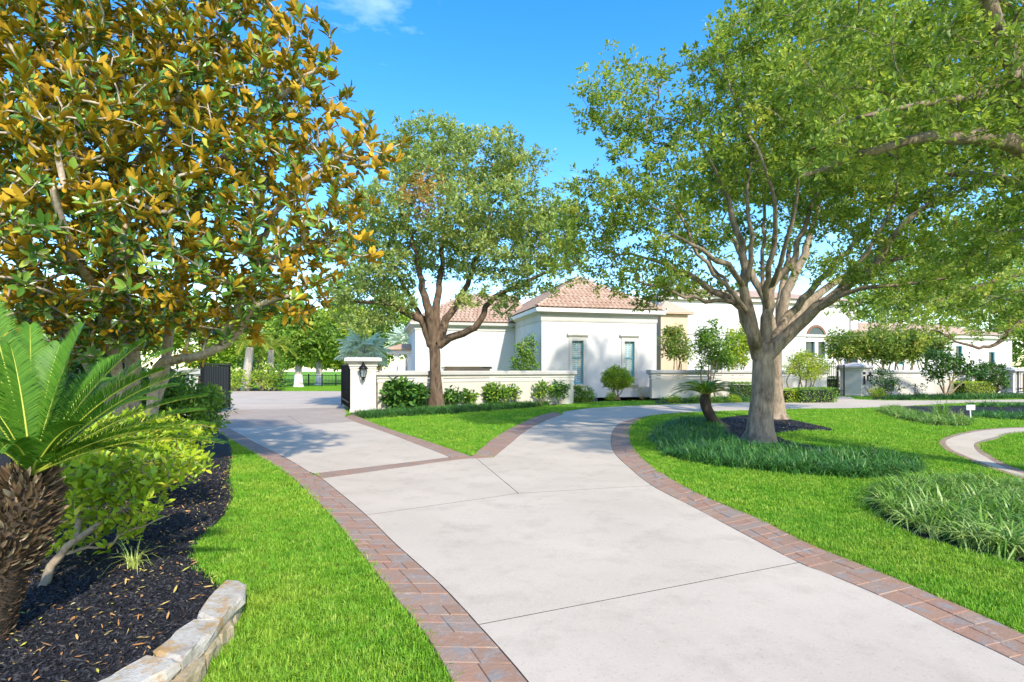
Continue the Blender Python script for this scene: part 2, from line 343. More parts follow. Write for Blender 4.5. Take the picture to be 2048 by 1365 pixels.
fl_in_px = [(902, 917), (830, 889), (773, 867), (710, 845), (690, 835)]
fr_out_px = [(943, 915), (985, 880), (1024, 857), (1074, 834), (1112, 824)]
fr_in_px = [(987, 917), (1017, 892), (1054, 862), (1096, 841), (1124, 831)]
LI = np.vstack([arr([(.75, .2), (.6, 1.4), (.35, 2.3)]), arr(W2(left_in_px))])
LO = np.vstack([arr([(.30, .2), (.18, 1.4), (-.05, 2.3)]), arr(W2(left_out_px))])
RI = np.vstack([arr([(3.0, .2), (3.02, 1.2), (3.0, 2.2)]), arr(W2(right_in_px))])
RO = np.vstack([arr([(3.48, .2), (3.46, 1.2), (3.42, 2.2)]), arr(W2(right_out_px))])
sLI, sLO, sRI, sRO = smooth(LI), smooth(LO), smooth(RI), smooth(RO)
FLO, FLI, FRO, FRI = [smooth(arr(W2(q))) for q in (fl_out_px, fl_in_px, fr_out_px, fr_in_px)]
NEAR, FAR = smooth(arr(W2(near_px)), 4), arr(W2(far_px))
def cut(line, a, b):                       # the piece of a line between the points closest to a and b
    line = arr(line); i = int(np.argmin(np.linalg.norm(line - arr(a)[:2], axis=1))); j = int(np.argmin(np.linalg.norm(line - arr(b)[:2], axis=1)))
    return line[i:j + 1] if i <= j else line[j:i + 1][::-1]
g2 = lambda x, y: G(x, y)[:2]
J1a, J1b, J2a, J2m, J2b = g2(956, 1256), g2(1598, 1130), g2(732, 1034), g2(1037, 990), g2(1304, 974)
NOGRASS = []
driveway = thing('driveway', 'pale concrete driveway that forks towards the gate and the house', 'driveway', (0, 0, 0)); driveway['kind'] = 'structure'
del driveway['category']
def flat(name, poly, z0, z1, mat, parent=None, inset=0., nograss=True):
    p = [arr(poly[0])]
    for q in poly[1:]:
        if np.linalg.norm(arr(q) - p[-1]) > .01: p.append(arr(q))
    if np.linalg.norm(p[0] - p[-1]) < .01: p.pop()
    p = arr(p)
    a = np.sum(p[:, 0] * np.roll(p[:, 1], -1) - np.roll(p[:, 0], -1) * p[:, 1])
    if a < 0: p = p[::-1]
    if nograss: NOGRASS.append(p.copy())
    if inset:
        t = unit(np.roll(p, -1, 0) - p); n = np.stack([-t[:, 1], t[:, 0]], 1); nn = unit(n + np.roll(n, 1, 0)); p = p + nn * inset
    n = len(p); b = MB(); tri = tessellate_polygon([[Vector((x, y, 0)) for x, y in p]])
    vs = [(x, y, z1) for x, y in p] + [(x, y, z0) for x, y in p]; fs = []
    for t in tri:
        q = p[list(t)]; cr = (q[1][0] - q[0][0]) * (q[2][1] - q[0][1]) - (q[1][1] - q[0][1]) * (q[2][0] - q[0][0])
        fs.append(tuple(t) if cr > 0 else tuple(t[::-1]))
    sd = [(i, i + n, (i + 1) % n + n, (i + 1) % n) for i in range(n)]
    b.add(vs, fs + sd); b.m[-n:] = [1] * n; return b.build(name, [mat, MT['joint']], parent)
def slab(poly, mat='concrete'): return flat('slab', poly, -.05, .02, MT[mat], driveway, .007)
slab(np.vstack([cut(sLI, LI[0], J1a), [J1a, J1b], cut(sRI, J1b, RI[0])]))
slab(np.vstack([[J1a], cut(sLI, J1a, J2a)[1:-1], [J2a, J2m, J2b], cut(sRI, J2b, J1b)[1:-1], [J1b]]))
X1, X2, X3 = g2(643, 960), g2(921, 921), g2(952, 918.5)
slab(np.vstack([[J2a], cut(sLI, J2a, X1)[1:-1], [X1, X2, X3, J2m]]))
K1, K2 = g2(1050, 865), g2(1225, 866)
slab(np.vstack([[J2m, X3, g2(987, 917)], cut(FRI, g2(987, 917), K1)[1:-1], [K1, K2], cut(sRI, K2, J2b)[1:-1], [J2b]]))
K3, K4 = g2(1249, 813.5), g2(1345, 828)
slab(np.vstack([[K1], cut(FRI, K1, g2(1124, 831))[1:], [g2(1124, 825), g2(1174, 818), K3, K4, g2(1300, 832.5)], cut(sRI, g2(1275, 836.5), K2)[:-1], [K2]]))
slab(np.vstack([[K3], arr(W2(far_px))[3:7], [g2(1600, 819)], cut(NEAR, g2(1600, 819), K4)[1:-1], [K4]]))
slab(np.vstack([arr(W2(far_px))[6:], cut(NEAR, g2(2300, 804), g2(1600, 819))]))
Y1, Y2 = g2(628, 950), g2(900, 917)
B1, B2 = g2(459, 859), g2(710, 845)
slab(np.vstack([[Y1], cut(sLI, Y1, B1)[1:-1], [B1, B2], cut(FLI, B2, Y2)[1:-1], [Y2]]))
# stamped band at the gate, then the forecourt behind it
C1, C2 = g2(412, 840), g2(694, 828); C3, C4 = g2(398, 823), g2(690, 816)
Bm, Cm = .45 * B1 + .55 * B2, .45 * C1 + .55 * C2
slab(np.vstack([[g2(428, 859), B1, Bm, Cm, C1]]), 'concrete_band')
slab(np.vstack([[Bm, B2, g2(690, 835), C2, Cm]]), 'concrete_band')
slab(np.vstack([[C1, C2, C4, C3]]), 'concrete_band')
slab(np.vstack([[C3, C4, g2(760, 800), g2(900, 783.5), g2(360, 783), g2(200, 800), g2(300, 815)]]), 'concrete_pink')
flat('joint_filler', np.vstack([cut(sLI, LI[0], X1), [X2, X3, g2(987, 917)], cut(FRI, g2(987, 917), K1)[1:-1], [K1, K2], cut(sRI, K2, RI[0])[1:]]), -.02, .013, MT['joint'], driveway)
flat('joint_filler', np.vstack([[Y1], cut(sLI, Y1, B1)[1:-1], [B1, g2(428, 859), C1, C3, C4, C2, g2(690, 835), B2], cut(FLI, B2, Y2)[1:-1], [Y2]]), -.02, .0125, MT['joint'], driveway)

def paver_strip(name, A, B, label, far=19., seed=1, wide=2, rows=(.13, .24)):
    st = thing(name, label, None, (0, 0, 0)); st['kind'] = 'structure'
    A, B = arr(A), arr(B); NOGRASS.append(np.vstack([A, B[::-1]]))
    ln = .5 * (np.sum(np.linalg.norm(np.diff(A, axis=0), axis=1)) + np.sum(np.linalg.norm(np.diff(B, axis=0), axis=1)))
    n = max(8, int(ln / .06)); RA, RB = resample(A, n), resample(B, n); rg = random.Random(seed)
    at = lambda R, s: np.array([np.interp(np.clip(s / ln, 0, 1) * (n - 1), np.arange(n), R[:, k]) for k in (0, 1)])
    base = MB(); vs = []; fs = []
    for i in range(n): vs += [(*RA[i], .0135), (*RB[i], .0135)]
    for i in range(n - 1): fs.append((2 * i, 2 * i + 1, 2 * i + 3, 2 * i + 2))
    c = [np.cross(np.append(RB[0] - RA[0], 0), np.append(RA[1] - RA[0], 0))[2]]
    if c[0] < 0: fs = [f[::-1] for f in fs]
    base.add(vs, fs).build('bedding', MT['mortar'], st)
    s = 0.; farfs = MB(); cnt = 0
    while s < ln - .05:
        d = min(rg.uniform(*rows), ln - s)
        mid = .5 * (at(RA, s) + at(RB, s))
        if ln - s - d < .09: d = ln - s
        splits = [0, 1] if wide == 1 else rg.choice([[0, .5, 1], [0, .38, 1], [0, .64, 1], [0, 1], [0, .3, .68, 1], [0, .55, 1]])
        if mid[1] > far: splits = [0, 1]
        for a, b in zip(splits[:-1], splits[1:]):
            s0, s1 = s, s + d
            q = [at(RA, s0) * (1 - a) + at(RB, s0) * a, at(RA, s0) * (1 - b) + at(RB, s0) * b, at(RA, s1) * (1 - b) + at(RB, s1) * b, at(RA, s1) * (1 - a) + at(RB, s1) * a]
            q = arr(q); cen = q.mean(0)
            if c[0] < 0: q = q[::-1]
            def ins(k):
                o = []
                for i in range(4):
                    e1 = unit(q[(i + 1) % 4] - q[i]); e0 = unit(q[i - 1] - q[i]); o.append(q[i] + (e1 + e0) * k)
                return arr(o)
            z = .021 + rg.uniform(-.002, .0025); p = MB()
            r0, r1 = ins(.0022), ins(.0055); j = lambda: rg.uniform(-.0015, .0015)
            vs = [(*v, 0) for v in r0] + [(*v, z - .004 + j()) for v in r0] + [(*v, z + j()) for v in r1]
            fs = [(8, 9, 10, 11)] + [(4 * k + i, 4 * k + (i + 1) % 4, 4 * k + 4 + (i + 1) % 4, 4 * k + 4 + i) for k in (0, 1) for i in range(4)]
            if mid[1] <= far:
                p.add(vs, fs); o = p.build('paver', MT['paver'], st, origin=(0, 0, 0)); cnt += 1
            else: farfs.add(vs, fs)
        s += d
    if farfs.v: tag(farfs.build('far_pavers', MT['paver'], st), kind='stuff')
    return st
iA = lambda line, p: cut(line, line[0], p)
paver_strip('drive_border_left', iA(sLO, g2(428, 859)), sLI, 'stamped brick border along the left edge of the driveway', 16., 1)
paver_strip('drive_border_right', sRI, sRO, 'stamped brick border curving along the right edge of the driveway', 16., 2)
paver_strip('fork_border_gate_side', FLO, FLI, 'brick border on the gate side of the lawn wedge', 16., 3)
paver_strip('fork_border_house_side', FRO, FRI, 'brick border on the house side of the lawn wedge', 16., 4)
paver_strip('cross_band', np.vstack([X1, X2, g2(987, 917.6)]), np.vstack([Y1, Y2, g2(943, 915)]), 'thin brick band crossing the driveway at the fork', 30., 5, 1, (.2, .34))

# garden path at the right
pa_out = smooth(arr(W2([(2300, 851), (2048, 856), (1969, 860), (1916, 869), (1885, 879), (1877, 887), (1885, 898), (1903, 908), (1969, 935), (2048, 962), (2200, 1010)])))
pa_in = smooth(arr(W2([(2300, 852.5), (2048, 857.5), (1975, 862), (1925, 871), (1898, 880), (1891, 887), (1898, 897), (1915, 907), (1980, 934), (2060, 960), (2215, 1006)])))
pb_in = smooth(arr(W2([(2300, 859), (2048, 864.5), (1990, 876), (1955, 886), (1948, 893), (1953, 903), (1962, 910), (2002, 934), (2048, 950), (2190, 985)])))
pb_out = smooth(arr(W2([(2300, 860.5), (2048, 866), (1996, 878), (1966, 887), (1960, 893), (1964, 902), (1973, 908), (2013, 931), (2060, 947), (2205, 982)])))
path = flat('garden_path', np.vstack([pa_in, pb_in[::-1]]), -.03, .02, MT['concrete']); path['kind'] = 'structure'; path['label'] = 'narrow pale concrete garden path curving through the lawn'
paver_strip('path_border_outer', pa_out, pa_in, 'thin pink brick edge on the outside of the path bend', 13., 6, 1, (.25, .35))
paver_strip('path_border_inner', pb_in, pb_out, 'thin pink brick edge on the inside of the path bend', 13., 7, 1, (.25, .35))

# ---------------------------------------------------------------- planting beds (mulch)
def bed(name, poly, label, rise=.05, res=.12, seed=0):
    poly = arr(poly); NOGRASS.append(poly); lo, hi = poly.min(0), poly.max(0); rg = np.random.default_rng(seed)
    # outline ring plus interior points, fanned by rings shrinking to the centroid line
    n = max(24, int(np.sum(np.linalg.norm(np.diff(np.vstack([poly, poly[:1]]), axis=0), axis=1)) / res)); ring = resample(np.vstack([poly, poly[:1]]), n + 1)[:-1]
    tri = tessellate_polygon([[Vector((x, y, 0)) for x, y in ring]])
    a = np.sum(ring[:, 0] * np.roll(ring[:, 1], -1) - np.roll(ring[:, 0], -1) * ring[:, 1])
    b = MB(); fs = []
    for t in tri:
        q = ring[list(t)]; cr = (q[1][0] - q[0][0]) * (q[2][1] - q[0][1]) - (q[1][1] - q[0][1]) * (q[2][0] - q[0][0])
        fs.append(tuple(t) if cr > 0 else tuple(t[::-1]))
    b.add([(x, y, .012) for x, y in ring], fs)
    o = b.build(name, MT['mulch']); tag(o, label, kind='structure'); return o
BED_L = smooth(arr(W2([(440, 858), (455, 880), (468, 905), (458, 950), (466, 985), (455, 1020), (425, 1055), (398, 1085), (385, 1115), (410, 1150), (455, 1190), (440, 1225), (400, 1290), (330, 1370), (150, 1500)])))
BED_L = np.vstack([BED_L, [(-6, 2.2), (-14, 8), (-14, 16), G(380, 850)[:2]]])
bed('mulch_bed_left', BED_L, 'black mulch bed beside the left lawn')
BED_T = smooth(arr(W2([(1443, 868), (1432, 850), (1440, 838), (1499, 831), (1543, 832), (1587, 841), (1640, 853), (1672, 862), (1631, 862), (1560, 866), (1560, 876), (1600, 889), (1660, 899), (1719, 911), (1800, 935), (1700, 930), (1600, 920), (1500, 912), (1440, 900), (1430, 885), (1443, 868)])))
bed('mulch_bed_tree', BED_T, 'dark mulch around the two oak trunks')
BED_W = arr(W2([(700, 834), (740, 839), (800, 834), (900, 829), (1000, 822), (1100, 812), (1150, 807), (1200, 804), (1320, 801), (1320, 793), (1150, 797), (1100, 800), (900, 808), (754, 813), (700, 824)]))
bed('mulch_bed_wall', BED_W, 'dark mulch strip below the garden wall')
BED_M = arr(W2([(1310, 809), (1360, 808), (1500, 804), (1660, 797.5), (1665, 791), (1500, 794), (1310, 799)]))
bed('mulch_bed_hedge', BED_M, 'dark mulch strip along the house side of the drive')
BED_R = arr(W2([(1745, 800), (1800, 801), (1900, 800), (2060, 798), (2300, 796), (2300, 788), (2048, 785), (1900, 787), (1745, 790)]))
bed('mulch_bed_right', BED_R, 'dark mulch strip below the right wall')
BED_E = smooth(arr(W2([(1740, 1000), (1752, 1030), (1810, 1065), (1880, 1090), (1960, 1110), (2060, 1135), (2300, 1180), (2400, 1060), (2100, 985), (1950, 968), (1850, 965), (1770, 975), (1740, 1000)])))
bed('mulch_bed_edge', BED_E, 'dark soil under the strap leaf clump at the right edge')
BED_I = smooth(arr(W2([(1757, 823), (1790, 836), (1850, 849), (1900, 854), (1942, 851), (1935, 838), (1960, 834), (2048, 842), (2200, 846), (2200, 818), (2048, 812), (1950, 812), (1850, 813), (1790, 815), (1757, 823)])))
bed('mulch_bed_island', BED_I, 'dark mulch of the round bed on the far lawn')
bed('mulch_bed_palms', arr(W2([(462, 786), (540, 787.5), (566, 783), (540, 777), (440, 777), (420, 782)])), 'dark mulch bed under the palms beyond the gate')
bed('mulch_bed_house', arr(W2([(1195, 803), (1320, 801.5), (1318, 795), (1195, 797)])), 'dark mulch strip at the foot of the house wall')

# ---------------------------------------------------------------- scattered ground cover
def blade_mesh(name, n, h, w, spread, arch, segs, seed, mat, hvar=.35):
    rg = np.random.default_rng(seed); V = []; Fc = []; o = 0
    for i in range(n):
        a = rg.uniform(0, 2 * math.pi); r = spread * math.sqrt(rg.uniform(0, 1)); base = arr((r * math.cos(a), r * math.sin(a), -.004))
        d = a + rg.normal(0, .8); L_ = h * (1 + rg.uniform(-hvar, hvar)); lean = (rg.uniform(.1, 1.) if segs < 3 else rg.uniform(.3, 1.)) * arch
        dir_ = arr((math.cos(d), math.sin(d), 0)); side = arr((-math.sin(d), math.cos(d), 0)); ww = w * rg.uniform(.7, 1.2)
        for k in range(segs + 1):
            t = k / segs; ang = lean * (t ** 1.3) * 1.25
            # arc: integrate direction
            pt = base + dir_ * (L_ * t * math.sin(ang * .55)) + arr((0, 0, L_ * t * math.cos(ang * .62)))
            wd = ww * (1 - t ** 2 * .95) * (.75 + .5 * min(1, t * 3) * .5)
            if k < segs: V += [pt - side * wd / 2, pt + side * wd / 2]
            else: V += [pt]
        for k in range(segs):
            if k < segs - 1: Fc.append((o + 2 * k, o + 2 * k + 1, o + 2 * k + 3, o + 2 * k + 2))
            else: Fc.append((o + 2 * k, o + 2 * k + 1, o + 2 * segs))
        o += 2 * segs + 1
    loops = [i for f in Fc for i in f]; st = np.cumsum([0] + [len(f) for f in Fc])[:-1]
    me = raw_mesh(name, arr(V), loops, st, smooth=True); me.materials.append(mat); return bpy.data.objects.new(name, me)

def scatter(name, pts, variants, label, cat, smin, smax, tilt=.12, seed=0, kind='stuff'):
    pts = arr(pts); n = len(pts); rg = np.random.default_rng(seed)
    me = bpy.data.meshes.new(name); me.vertices.add(n); me.vertices.foreach_set('co', pts.astype(np.float32).ravel())
    rot = np.stack([rg.normal(0, tilt, n), rg.normal(0, tilt, n), rg.uniform(0, 2 * math.pi, n)], 1).astype(np.float32)
    a = me.attributes.new('rt', 'FLOAT_VECTOR', 'POINT'); a.data.foreach_set('vector', rot.ravel())
    a = me.attributes.new('sz', 'FLOAT', 'POINT'); a.data.foreach_set('value', (rg.uniform(smin, smax, n)).astype(np.float32))
    a = me.attributes.new('pick', 'INT', 'POINT'); a.data.foreach_set('value', rg.integers(0, len(variants), n).astype(np.int32))
    ob = bpy.data.objects.new(name, me); COL.objects.link(ob); tag(ob, label, cat, kind=kind)
    ng = bpy.data.node_groups.new(name + '_scatter', 'GeometryNodeTree')
    ng.interface.new_socket('Geometry', in_out='INPUT', socket_type='NodeSocketGeometry'); ng.interface.new_socket('Geometry', in_out='OUTPUT', socket_type='NodeSocketGeometry')
    gi = ng.nodes.new('NodeGroupInput'); go = ng.nodes.new('NodeGroupOutput'); ip = ng.nodes.new('GeometryNodeInstanceOnPoints'); jn = ng.nodes.new('GeometryNodeJoinGeometry')
    ip.inputs['Pick Instance'].default_value = True
    for v in variants[::-1]:
        oi = ng.nodes.new('GeometryNodeObjectInfo'); oi.inputs['Object'].default_value = v; oi.inputs['As Instance'].default_value = True
        ng.links.new(oi.outputs['Geometry'], jn.inputs['Geometry'])
    def na(nm, t):
        q = ng.nodes.new('GeometryNodeInputNamedAttribute'); q.data_type = t; q.inputs['Name'].default_value = nm; return q.outputs['Attribute']
    er = ng.nodes.new('FunctionNodeEulerToRotation'); ng.links.new(na('rt', 'FLOAT_VECTOR'), er.inputs[0]); ng.links.new(er.outputs[0], ip.inputs['Rotation'])
    ng.links.new(na('sz', 'FLOAT'), ip.inputs['Scale']); ng.links.new(na('pick', 'INT'), ip.inputs['Instance Index'])
    ng.links.new(gi.outputs[0], ip.inputs['Points']); ng.links.new(jn.outputs[0], ip.inputs['Instance']); ng.links.new(ip.outputs[0], go.inputs[0])
    md = ob.modifiers.new('scatter', 'NODES'); md.node_group = ng; return ob

def field(x0, x1, y0, y1, dens, rg, extra=None):
    n = int((x1 - x0) * (y1 - y0) * dens); p = np.stack([rg.uniform(x0, x1, n), rg.uniform(y0, y1, n)], 1)
    p = p[np.abs(p[:, 0]) < p[:, 1] * 1.15 + 4.]
    return p
def free(p, polys):
    k = np.ones(len(p), bool)
    for q in polys:
        lo, hi = q.min(0), q.max(0); c = k & (p[:, 0] > lo[0]) & (p[:, 0] < hi[0]) & (p[:, 1] > lo[1]) & (p[:, 1] < hi[1]); idx = np.nonzero(c)[0]
        if len(idx): k[idx[inside(p[idx], q)]] = False
    return p[k]
def inpoly(poly, dens, rg):
    poly = arr(poly); lo, hi = poly.min(0), poly.max(0); n = int((hi - lo).prod() * dens); p = rg.uniform(lo, hi, (n, 2)); return p[inside(p, poly)]
def z3(p, z=0.): return np.column_stack([p, np.full(len(p), z)])
R1 = smooth(arr(W2([(1308, 883), (1337, 912), (1407, 930), (1531, 945), (1655, 955), (1780, 959), (1836, 947), (1830, 930), (1760, 920), (1650, 915), (1560, 908), (1490, 898), (1452, 885), (1440, 872), (1445, 860), (1420, 848), (1370, 846), (1325, 858), (1308, 883)])))
NOGRASS.append(R1)
rgf = np.random.default_rng(11)
GT = [blade_mesh('lawn_tuft', 16, .040, .0065, .055, 1.5, 2, 100 + i, MT['grass']) for i in range(5)]
GM = [blade_mesh('lawn_tuft_mid', 16, .043, .0095, .085, 1.5, 2, 120 + i, MT['grass']) for i in range(4)]
GF = [blade_mesh('lawn_tuft_far', 16, .045, .018, .16, 1.5, 1, 140 + i, MT['grass']) for i in range(3)]
def lawn(nm, y0, y1, dens, var, s0, s1, label, xr=(-9, 40)):
    p = free(field(max(xr[0], -y1 - 3), min(xr[1], y1 * 1.15 + 4), y0, y1, dens, rgf), NOGRASS)
    return scatter(nm, z3(p), var, label, 'grass', s0, s1, .15, int(y0 * 10))
lawn('near_lawn_grass', 2.2, 6.5, 1150, GT, .7, 1.25, 'short bright green lawn grass nearest the camera', (-3.2, 9.5))
lawn('middle_lawn_grass', 6.5, 13, 420, GM, .7, 1.25, 'short green lawn grass beside the fork of the drive', (-8, 14))
lawn('far_lawn_grass', 13, 24, 100, GF, .75, 1.3, 'short green lawn grass around the oak trees', (-7, 24))
lawn('distant_lawn_grass', 24, 60, 22, GF, .9, 1.6, 'short lawn grass in front of the house and beyond the gate', (-24, 40))

# strap-leaf ground cover
LT = [blade_mesh('strap_tuft', 17, .265, .019, .05, 2.5, 4, 200 + i, MT['liriope']) for i in range(4)]
LL = [blade_mesh('strap_tuft_pale', 17, .28, .02, .05, 2.6, 4, 220 + i, MT['liriope_light']) for i in range(4)]
MG = [blade_mesh('fine_tuft', 24, .24, .014, .08, 2.4, 3, 240 + i, MT['mondo']) for i in range(4)]
scatter('strap_leaf_ring', z3(inpoly(R1, 120, rgf), .01), LT, 'dark blue green strap leaf ground cover curving round the oak trunk', 'ground cover', .75, 1.15, .15, 31)
R2p = arr(W2([(1755, 1005), (1765, 1025), (1815, 1058), (1885, 1083), (1962, 1104), (2062, 1128), (2300, 1172), (2390, 1062), (2100, 990), (1950, 974), (1850, 972), (1780, 982)]))
scatter('strap_leaf_clump', z3(inpoly(R2p, 135, rgf), .01), LL, 'pale tipped strap leaf ground cover at the right edge of the lawn', 'ground cover', .75, 1.2, .15, 32)
R3 = smooth(arr(W2([(1758, 823), (1790, 836), (1850, 849), (1900, 853), (1942, 850), (1930, 842), (1870, 836), (1820, 828), (1790, 818), (1758, 823)])))
scatter('strap_leaf_island', z3(inpoly(R3, 40, rgf), .01), LL, 'low strap leaf border of the round bed on the far lawn', 'ground cover', .8, 1.2, .15, 33)
R4 = arr(W2([(1942, 838), (2048, 842), (2200, 846), (2200, 836), (2048, 831), (1950, 829)]))
scatter('strap_leaf_island_row', z3(inpoly(R4, 25, rgf), .01), LT, 'low strap leaf row right of the small white sign', 'ground cover', .8, 1.2, .15, 34)
R5 = arr(W2([(1935, 815), (2200, 818), (2200, 812), (1935, 811)]))
scatter('strap_leaf_back_row', z3(inpoly(R5, 12, rgf), .01), LT, 'strap leaf row at the back of the round bed', 'ground cover', .9, 1.3, .15, 35)
R6 = arr(W2([(708, 832), (740, 838), (800, 833), (900, 828), (1000, 821), (1098, 811), (1130, 807.5), (1120, 806), (1090, 808), (990, 814.5), (900, 821), (800, 826.5), (720, 831)]))
scatter('fine_strap_edging', z3(inpoly(R6, 60, rgf), .01), MG, 'low dark green mounded edging in front of the garden wall', 'ground cover', .9, 1.5, .15, 36)
R7 = arr(W2([(1320, 807), (1500, 803), (1660, 797), (1660, 795), (1500, 800), (1320, 803.5)]))
scatter('drive_side_edging', z3(inpoly(R7, 14, rgf), .01), MG, 'low green edging along the far side of the drive', 'ground cover', .9, 1.5, .15, 37)
R8 = arr(W2([(1770, 801), (2060, 798), (2060, 794), (1775, 797)]))
scatter('right_wall_edging', z3(inpoly(R8, 9, rgf), .01), MG, 'low green edging in front of the right garden wall', 'ground cover', 1.2, 1.9, .15, 38)

# mulch chips and fallen leaves
def chip_mesh(name, l, w, h, seed, mat):
    rg = random.Random(seed); b = MB(); j = lambda: rg.uniform(.6, 1.2)
    b.add([(-l / 2 * j(), -w / 2 * j(), 0), (l / 2 * j(), -w / 2 * j(), h * .3), (l / 2 * j(), w / 2 * j(), 0), (-l / 2 * j(), w / 2 * j(), h * .4), (0, 0, h)], [(0, 1, 4), (1, 2, 4), (2, 3, 4), (3, 0, 4)])
    loops = [i for f in b.f for i in f]; st = np.cumsum([0] + [len(f) for f in b.f])[:-1]
    me = raw_mesh(name, arr(b.v), loops, st); me.materials.append(mat); return bpy.data.objects.new(name, me)
CH = [chip_mesh('mulch_piece', .022 + .009 * i, .008 + .003 * (i % 3), .009, i, MT['chip']) for i in range(5)]
def drop_leaf(name, l, w, seed, mat):
    rg = random.Random(seed); c = [rg.uniform(-.3, .5) * w for _ in range(4)]; b = MB()
    b.add([(0, 0, c[0]), (l * .35, -w / 2, abs(c[1])), (l * .75, -w * .4, abs(c[2])), (l, 0, abs(c[3])), (l * .75, w * .4, abs(c[1])), (l * .35, w / 2, abs(c[2])), (l * .5, 0, .002)],
          [(0, 1, 6), (1, 2, 6), (2, 3, 6), (3, 4, 6), (4, 5, 6), (5, 0, 6)])
    loops = [i for f in b.f for i in f]; st = np.cumsum([0] + [len(f) for f in b.f])[:-1]
    me = raw_mesh(name, arr(b.v), loops, st); me.materials.append(mat); return bpy.data.objects.new(name, me)
DL = [drop_leaf('dry_leaf', .026 + .009 * i, .009 + .003 * (i % 3), i, MT['litter']) for i in range(6)]
pm = inpoly(BED_L, 2600, rgf); pm = pm[(pm[:, 1] < 11) & (pm[:, 0] > -5.5) & (pm[:, 0] > -pm[:, 1] * 1.0 - .3)]
scatter('mulch_chips', z3(pm, .014), CH, 'loose black bark chips covering the left bed', 'mulch', .6, 1.3, .5, 41)
pl = pm[rgf.random(len(pm)) < .05]
scatter('fallen_leaves', z3(pl + .01, .03), DL, 'small dry yellow and brown leaves littering the black mulch', 'leaf litter', .45, 1.15, .4, 42)
pt_ = inpoly(BED_T, 140, rgf); scatter('tree_mulch_chips', z3(pt_, .014), CH, 'loose dark bark chips around the oak trunks', 'mulch', 1., 2., .5, 43)
pt2 = np.vstack([inpoly(BED_T, 5, rgf)]); scatter('tree_bed_leaves', z3(pt2, .03), DL, 'dry leaves lying on the mulch round the oak trunks', 'leaf litter', 1., 2., .4, 44)

# ---------------------------------------------------------------- low stone edging in the left foreground
st = thing('stone_edging', 'low curved dry stone edging of two courses between mulch and lawn', 'stone edging', G(330, 1300))
def rock(name, poly, z0, z1, mat, parent, seed, jit=.008):
    rg = random.Random(seed); p = resample(np.vstack([arr(poly), arr(poly)[:1]]), 15)[:-1]; c = p.mean(0); b = MB(); rings = []
    for z, k in ((z0, .0), (z0 + .3 * (z1 - z0), -.008), (z1 - .016, 0), (z1, .016)):
        rings.append([(*(q + unit(c - q) * (k + rg.uniform(-jit, jit)) + arr((rg.uniform(-jit, jit), rg.uniform(-jit, jit)))), z + rg.uniform(-jit, jit) * .6) for q in p])
    a = np.sum(p[:, 0] * np.roll(p[:, 1], -1) - np.roll(p[:, 0], -1) * p[:, 1])
    if a < 0: rings = [r[::-1] for r in rings]
    b.loft(rings); return b.build(name, mat, parent)
gz = lambda x, y, z: G(x, y, z)[:2]
ZT = .17
tops = [[(452, 1158), (492, 1162), (490, 1186), (462, 1214), (440, 1240), (392, 1232), (404, 1208)], [(388, 1236), (444, 1238), (420, 1268), (392, 1294), (362, 1318), (300, 1304), (344, 1268)],
        [(298, 1308), (362, 1316), (330, 1340), (270, 1372), (230, 1392), (170, 1372), (236, 1340)], [(226, 1396), (166, 1376), (90, 1410), (20, 1450), (90, 1490), (160, 1440)]]
for i, t in enumerate(tops): rock('capstone', [gz(x, y, ZT) for x, y in t], .098, ZT, MT['lime'], st, 60 + i)
lows = [[(486, 1184), (484, 1205), (468, 1232), (445, 1228), (440, 1205), (460, 1182)], [(466, 1226), (464, 1250), (442, 1274), (420, 1268), (415, 1240), (440, 1222)], [(440, 1262), (440, 1280), (414, 1310), (392, 1304), (380, 1275), (412, 1258)],
        [(410, 1302), (408, 1328), (370, 1365), (330, 1352), (330, 1320), (380, 1296)], [(366, 1366), (340, 1392), (290, 1425), (250, 1410), (260, 1370), (320, 1350)]]
for i, t in enumerate(lows): rock('base_stone', [gz(x, y, .09) for x, y in t], -.03, .096, MT['lime2'], st, 80 + i)
# ---------------------------------------------------------------- garden walls, pillars, gates
UD, VD = arr((.970, .243)), arr((-.243, .970))          # the house's front and depth directions
ANG = math.atan2(UD[1], UD[0])
WP = [(-.16, 0), (-.16, 1.14), (-.185, 1.16), (-.185, 1.30), (-.205, 1.33), (-.205, 1.40), (.205, 1.40), (.205, 1.33), (.185, 1.30), (.185, 1.16), (.16, 1.14), (.16, 0)]
CPp = [(-.25, 1.43), (-.30, 1.47), (-.30, 1.60), (-.27, 1.64), (.27, 1.64), (.30, 1.60), (.30, 1.47), (.25, 1.43)]
def garden_wall(label, p0, p1, top=1.68, group=None, ends=(0, 0)):
    p0, p1 = arr(p0)[:2], arr(p1)[:2]; k = top / 1.64
    w = thing('garden_wall', label, 'wall', (*(.5 * (p0 + p1)), 0), group)
    t = unit(p1 - p0)
    f = lambda pr: [(o, z * k) for o, z in pr][::-1]
    MB().prism(f(WP[:2] + WP[-2:]), (*p0, 0), (*p1, 0)).build('wall_face', MT['stucco_warm'], w)
    MB().prism(f(WP[2:4] + WP[-4:-2]), (*(p0 - t * .025), 0), (*(p1 + t * .025), 0)).build('moulding', MT['trim'], w)
    MB().prism(f(WP[4:6] + WP[-6:-4]), (*(p0 - t * .045), 0), (*(p1 + t * .045), 0)).build('upper_moulding', MT['trim'], w)
    MB().prism([(o, z * k) for o, z in [(-.22, 1.402), (-.25, 1.43), (-.30, 1.47), (-.30, 1.60), (-.27, 1.64), (.27, 1.64), (.30, 1.60), (.30, 1.47), (.25, 1.43), (.22, 1.402)]][::-1], (*(p0 - t * .14), 0), (*(p1 + t * .14), 0)).build('coping', MT['coping'], w)
    return w
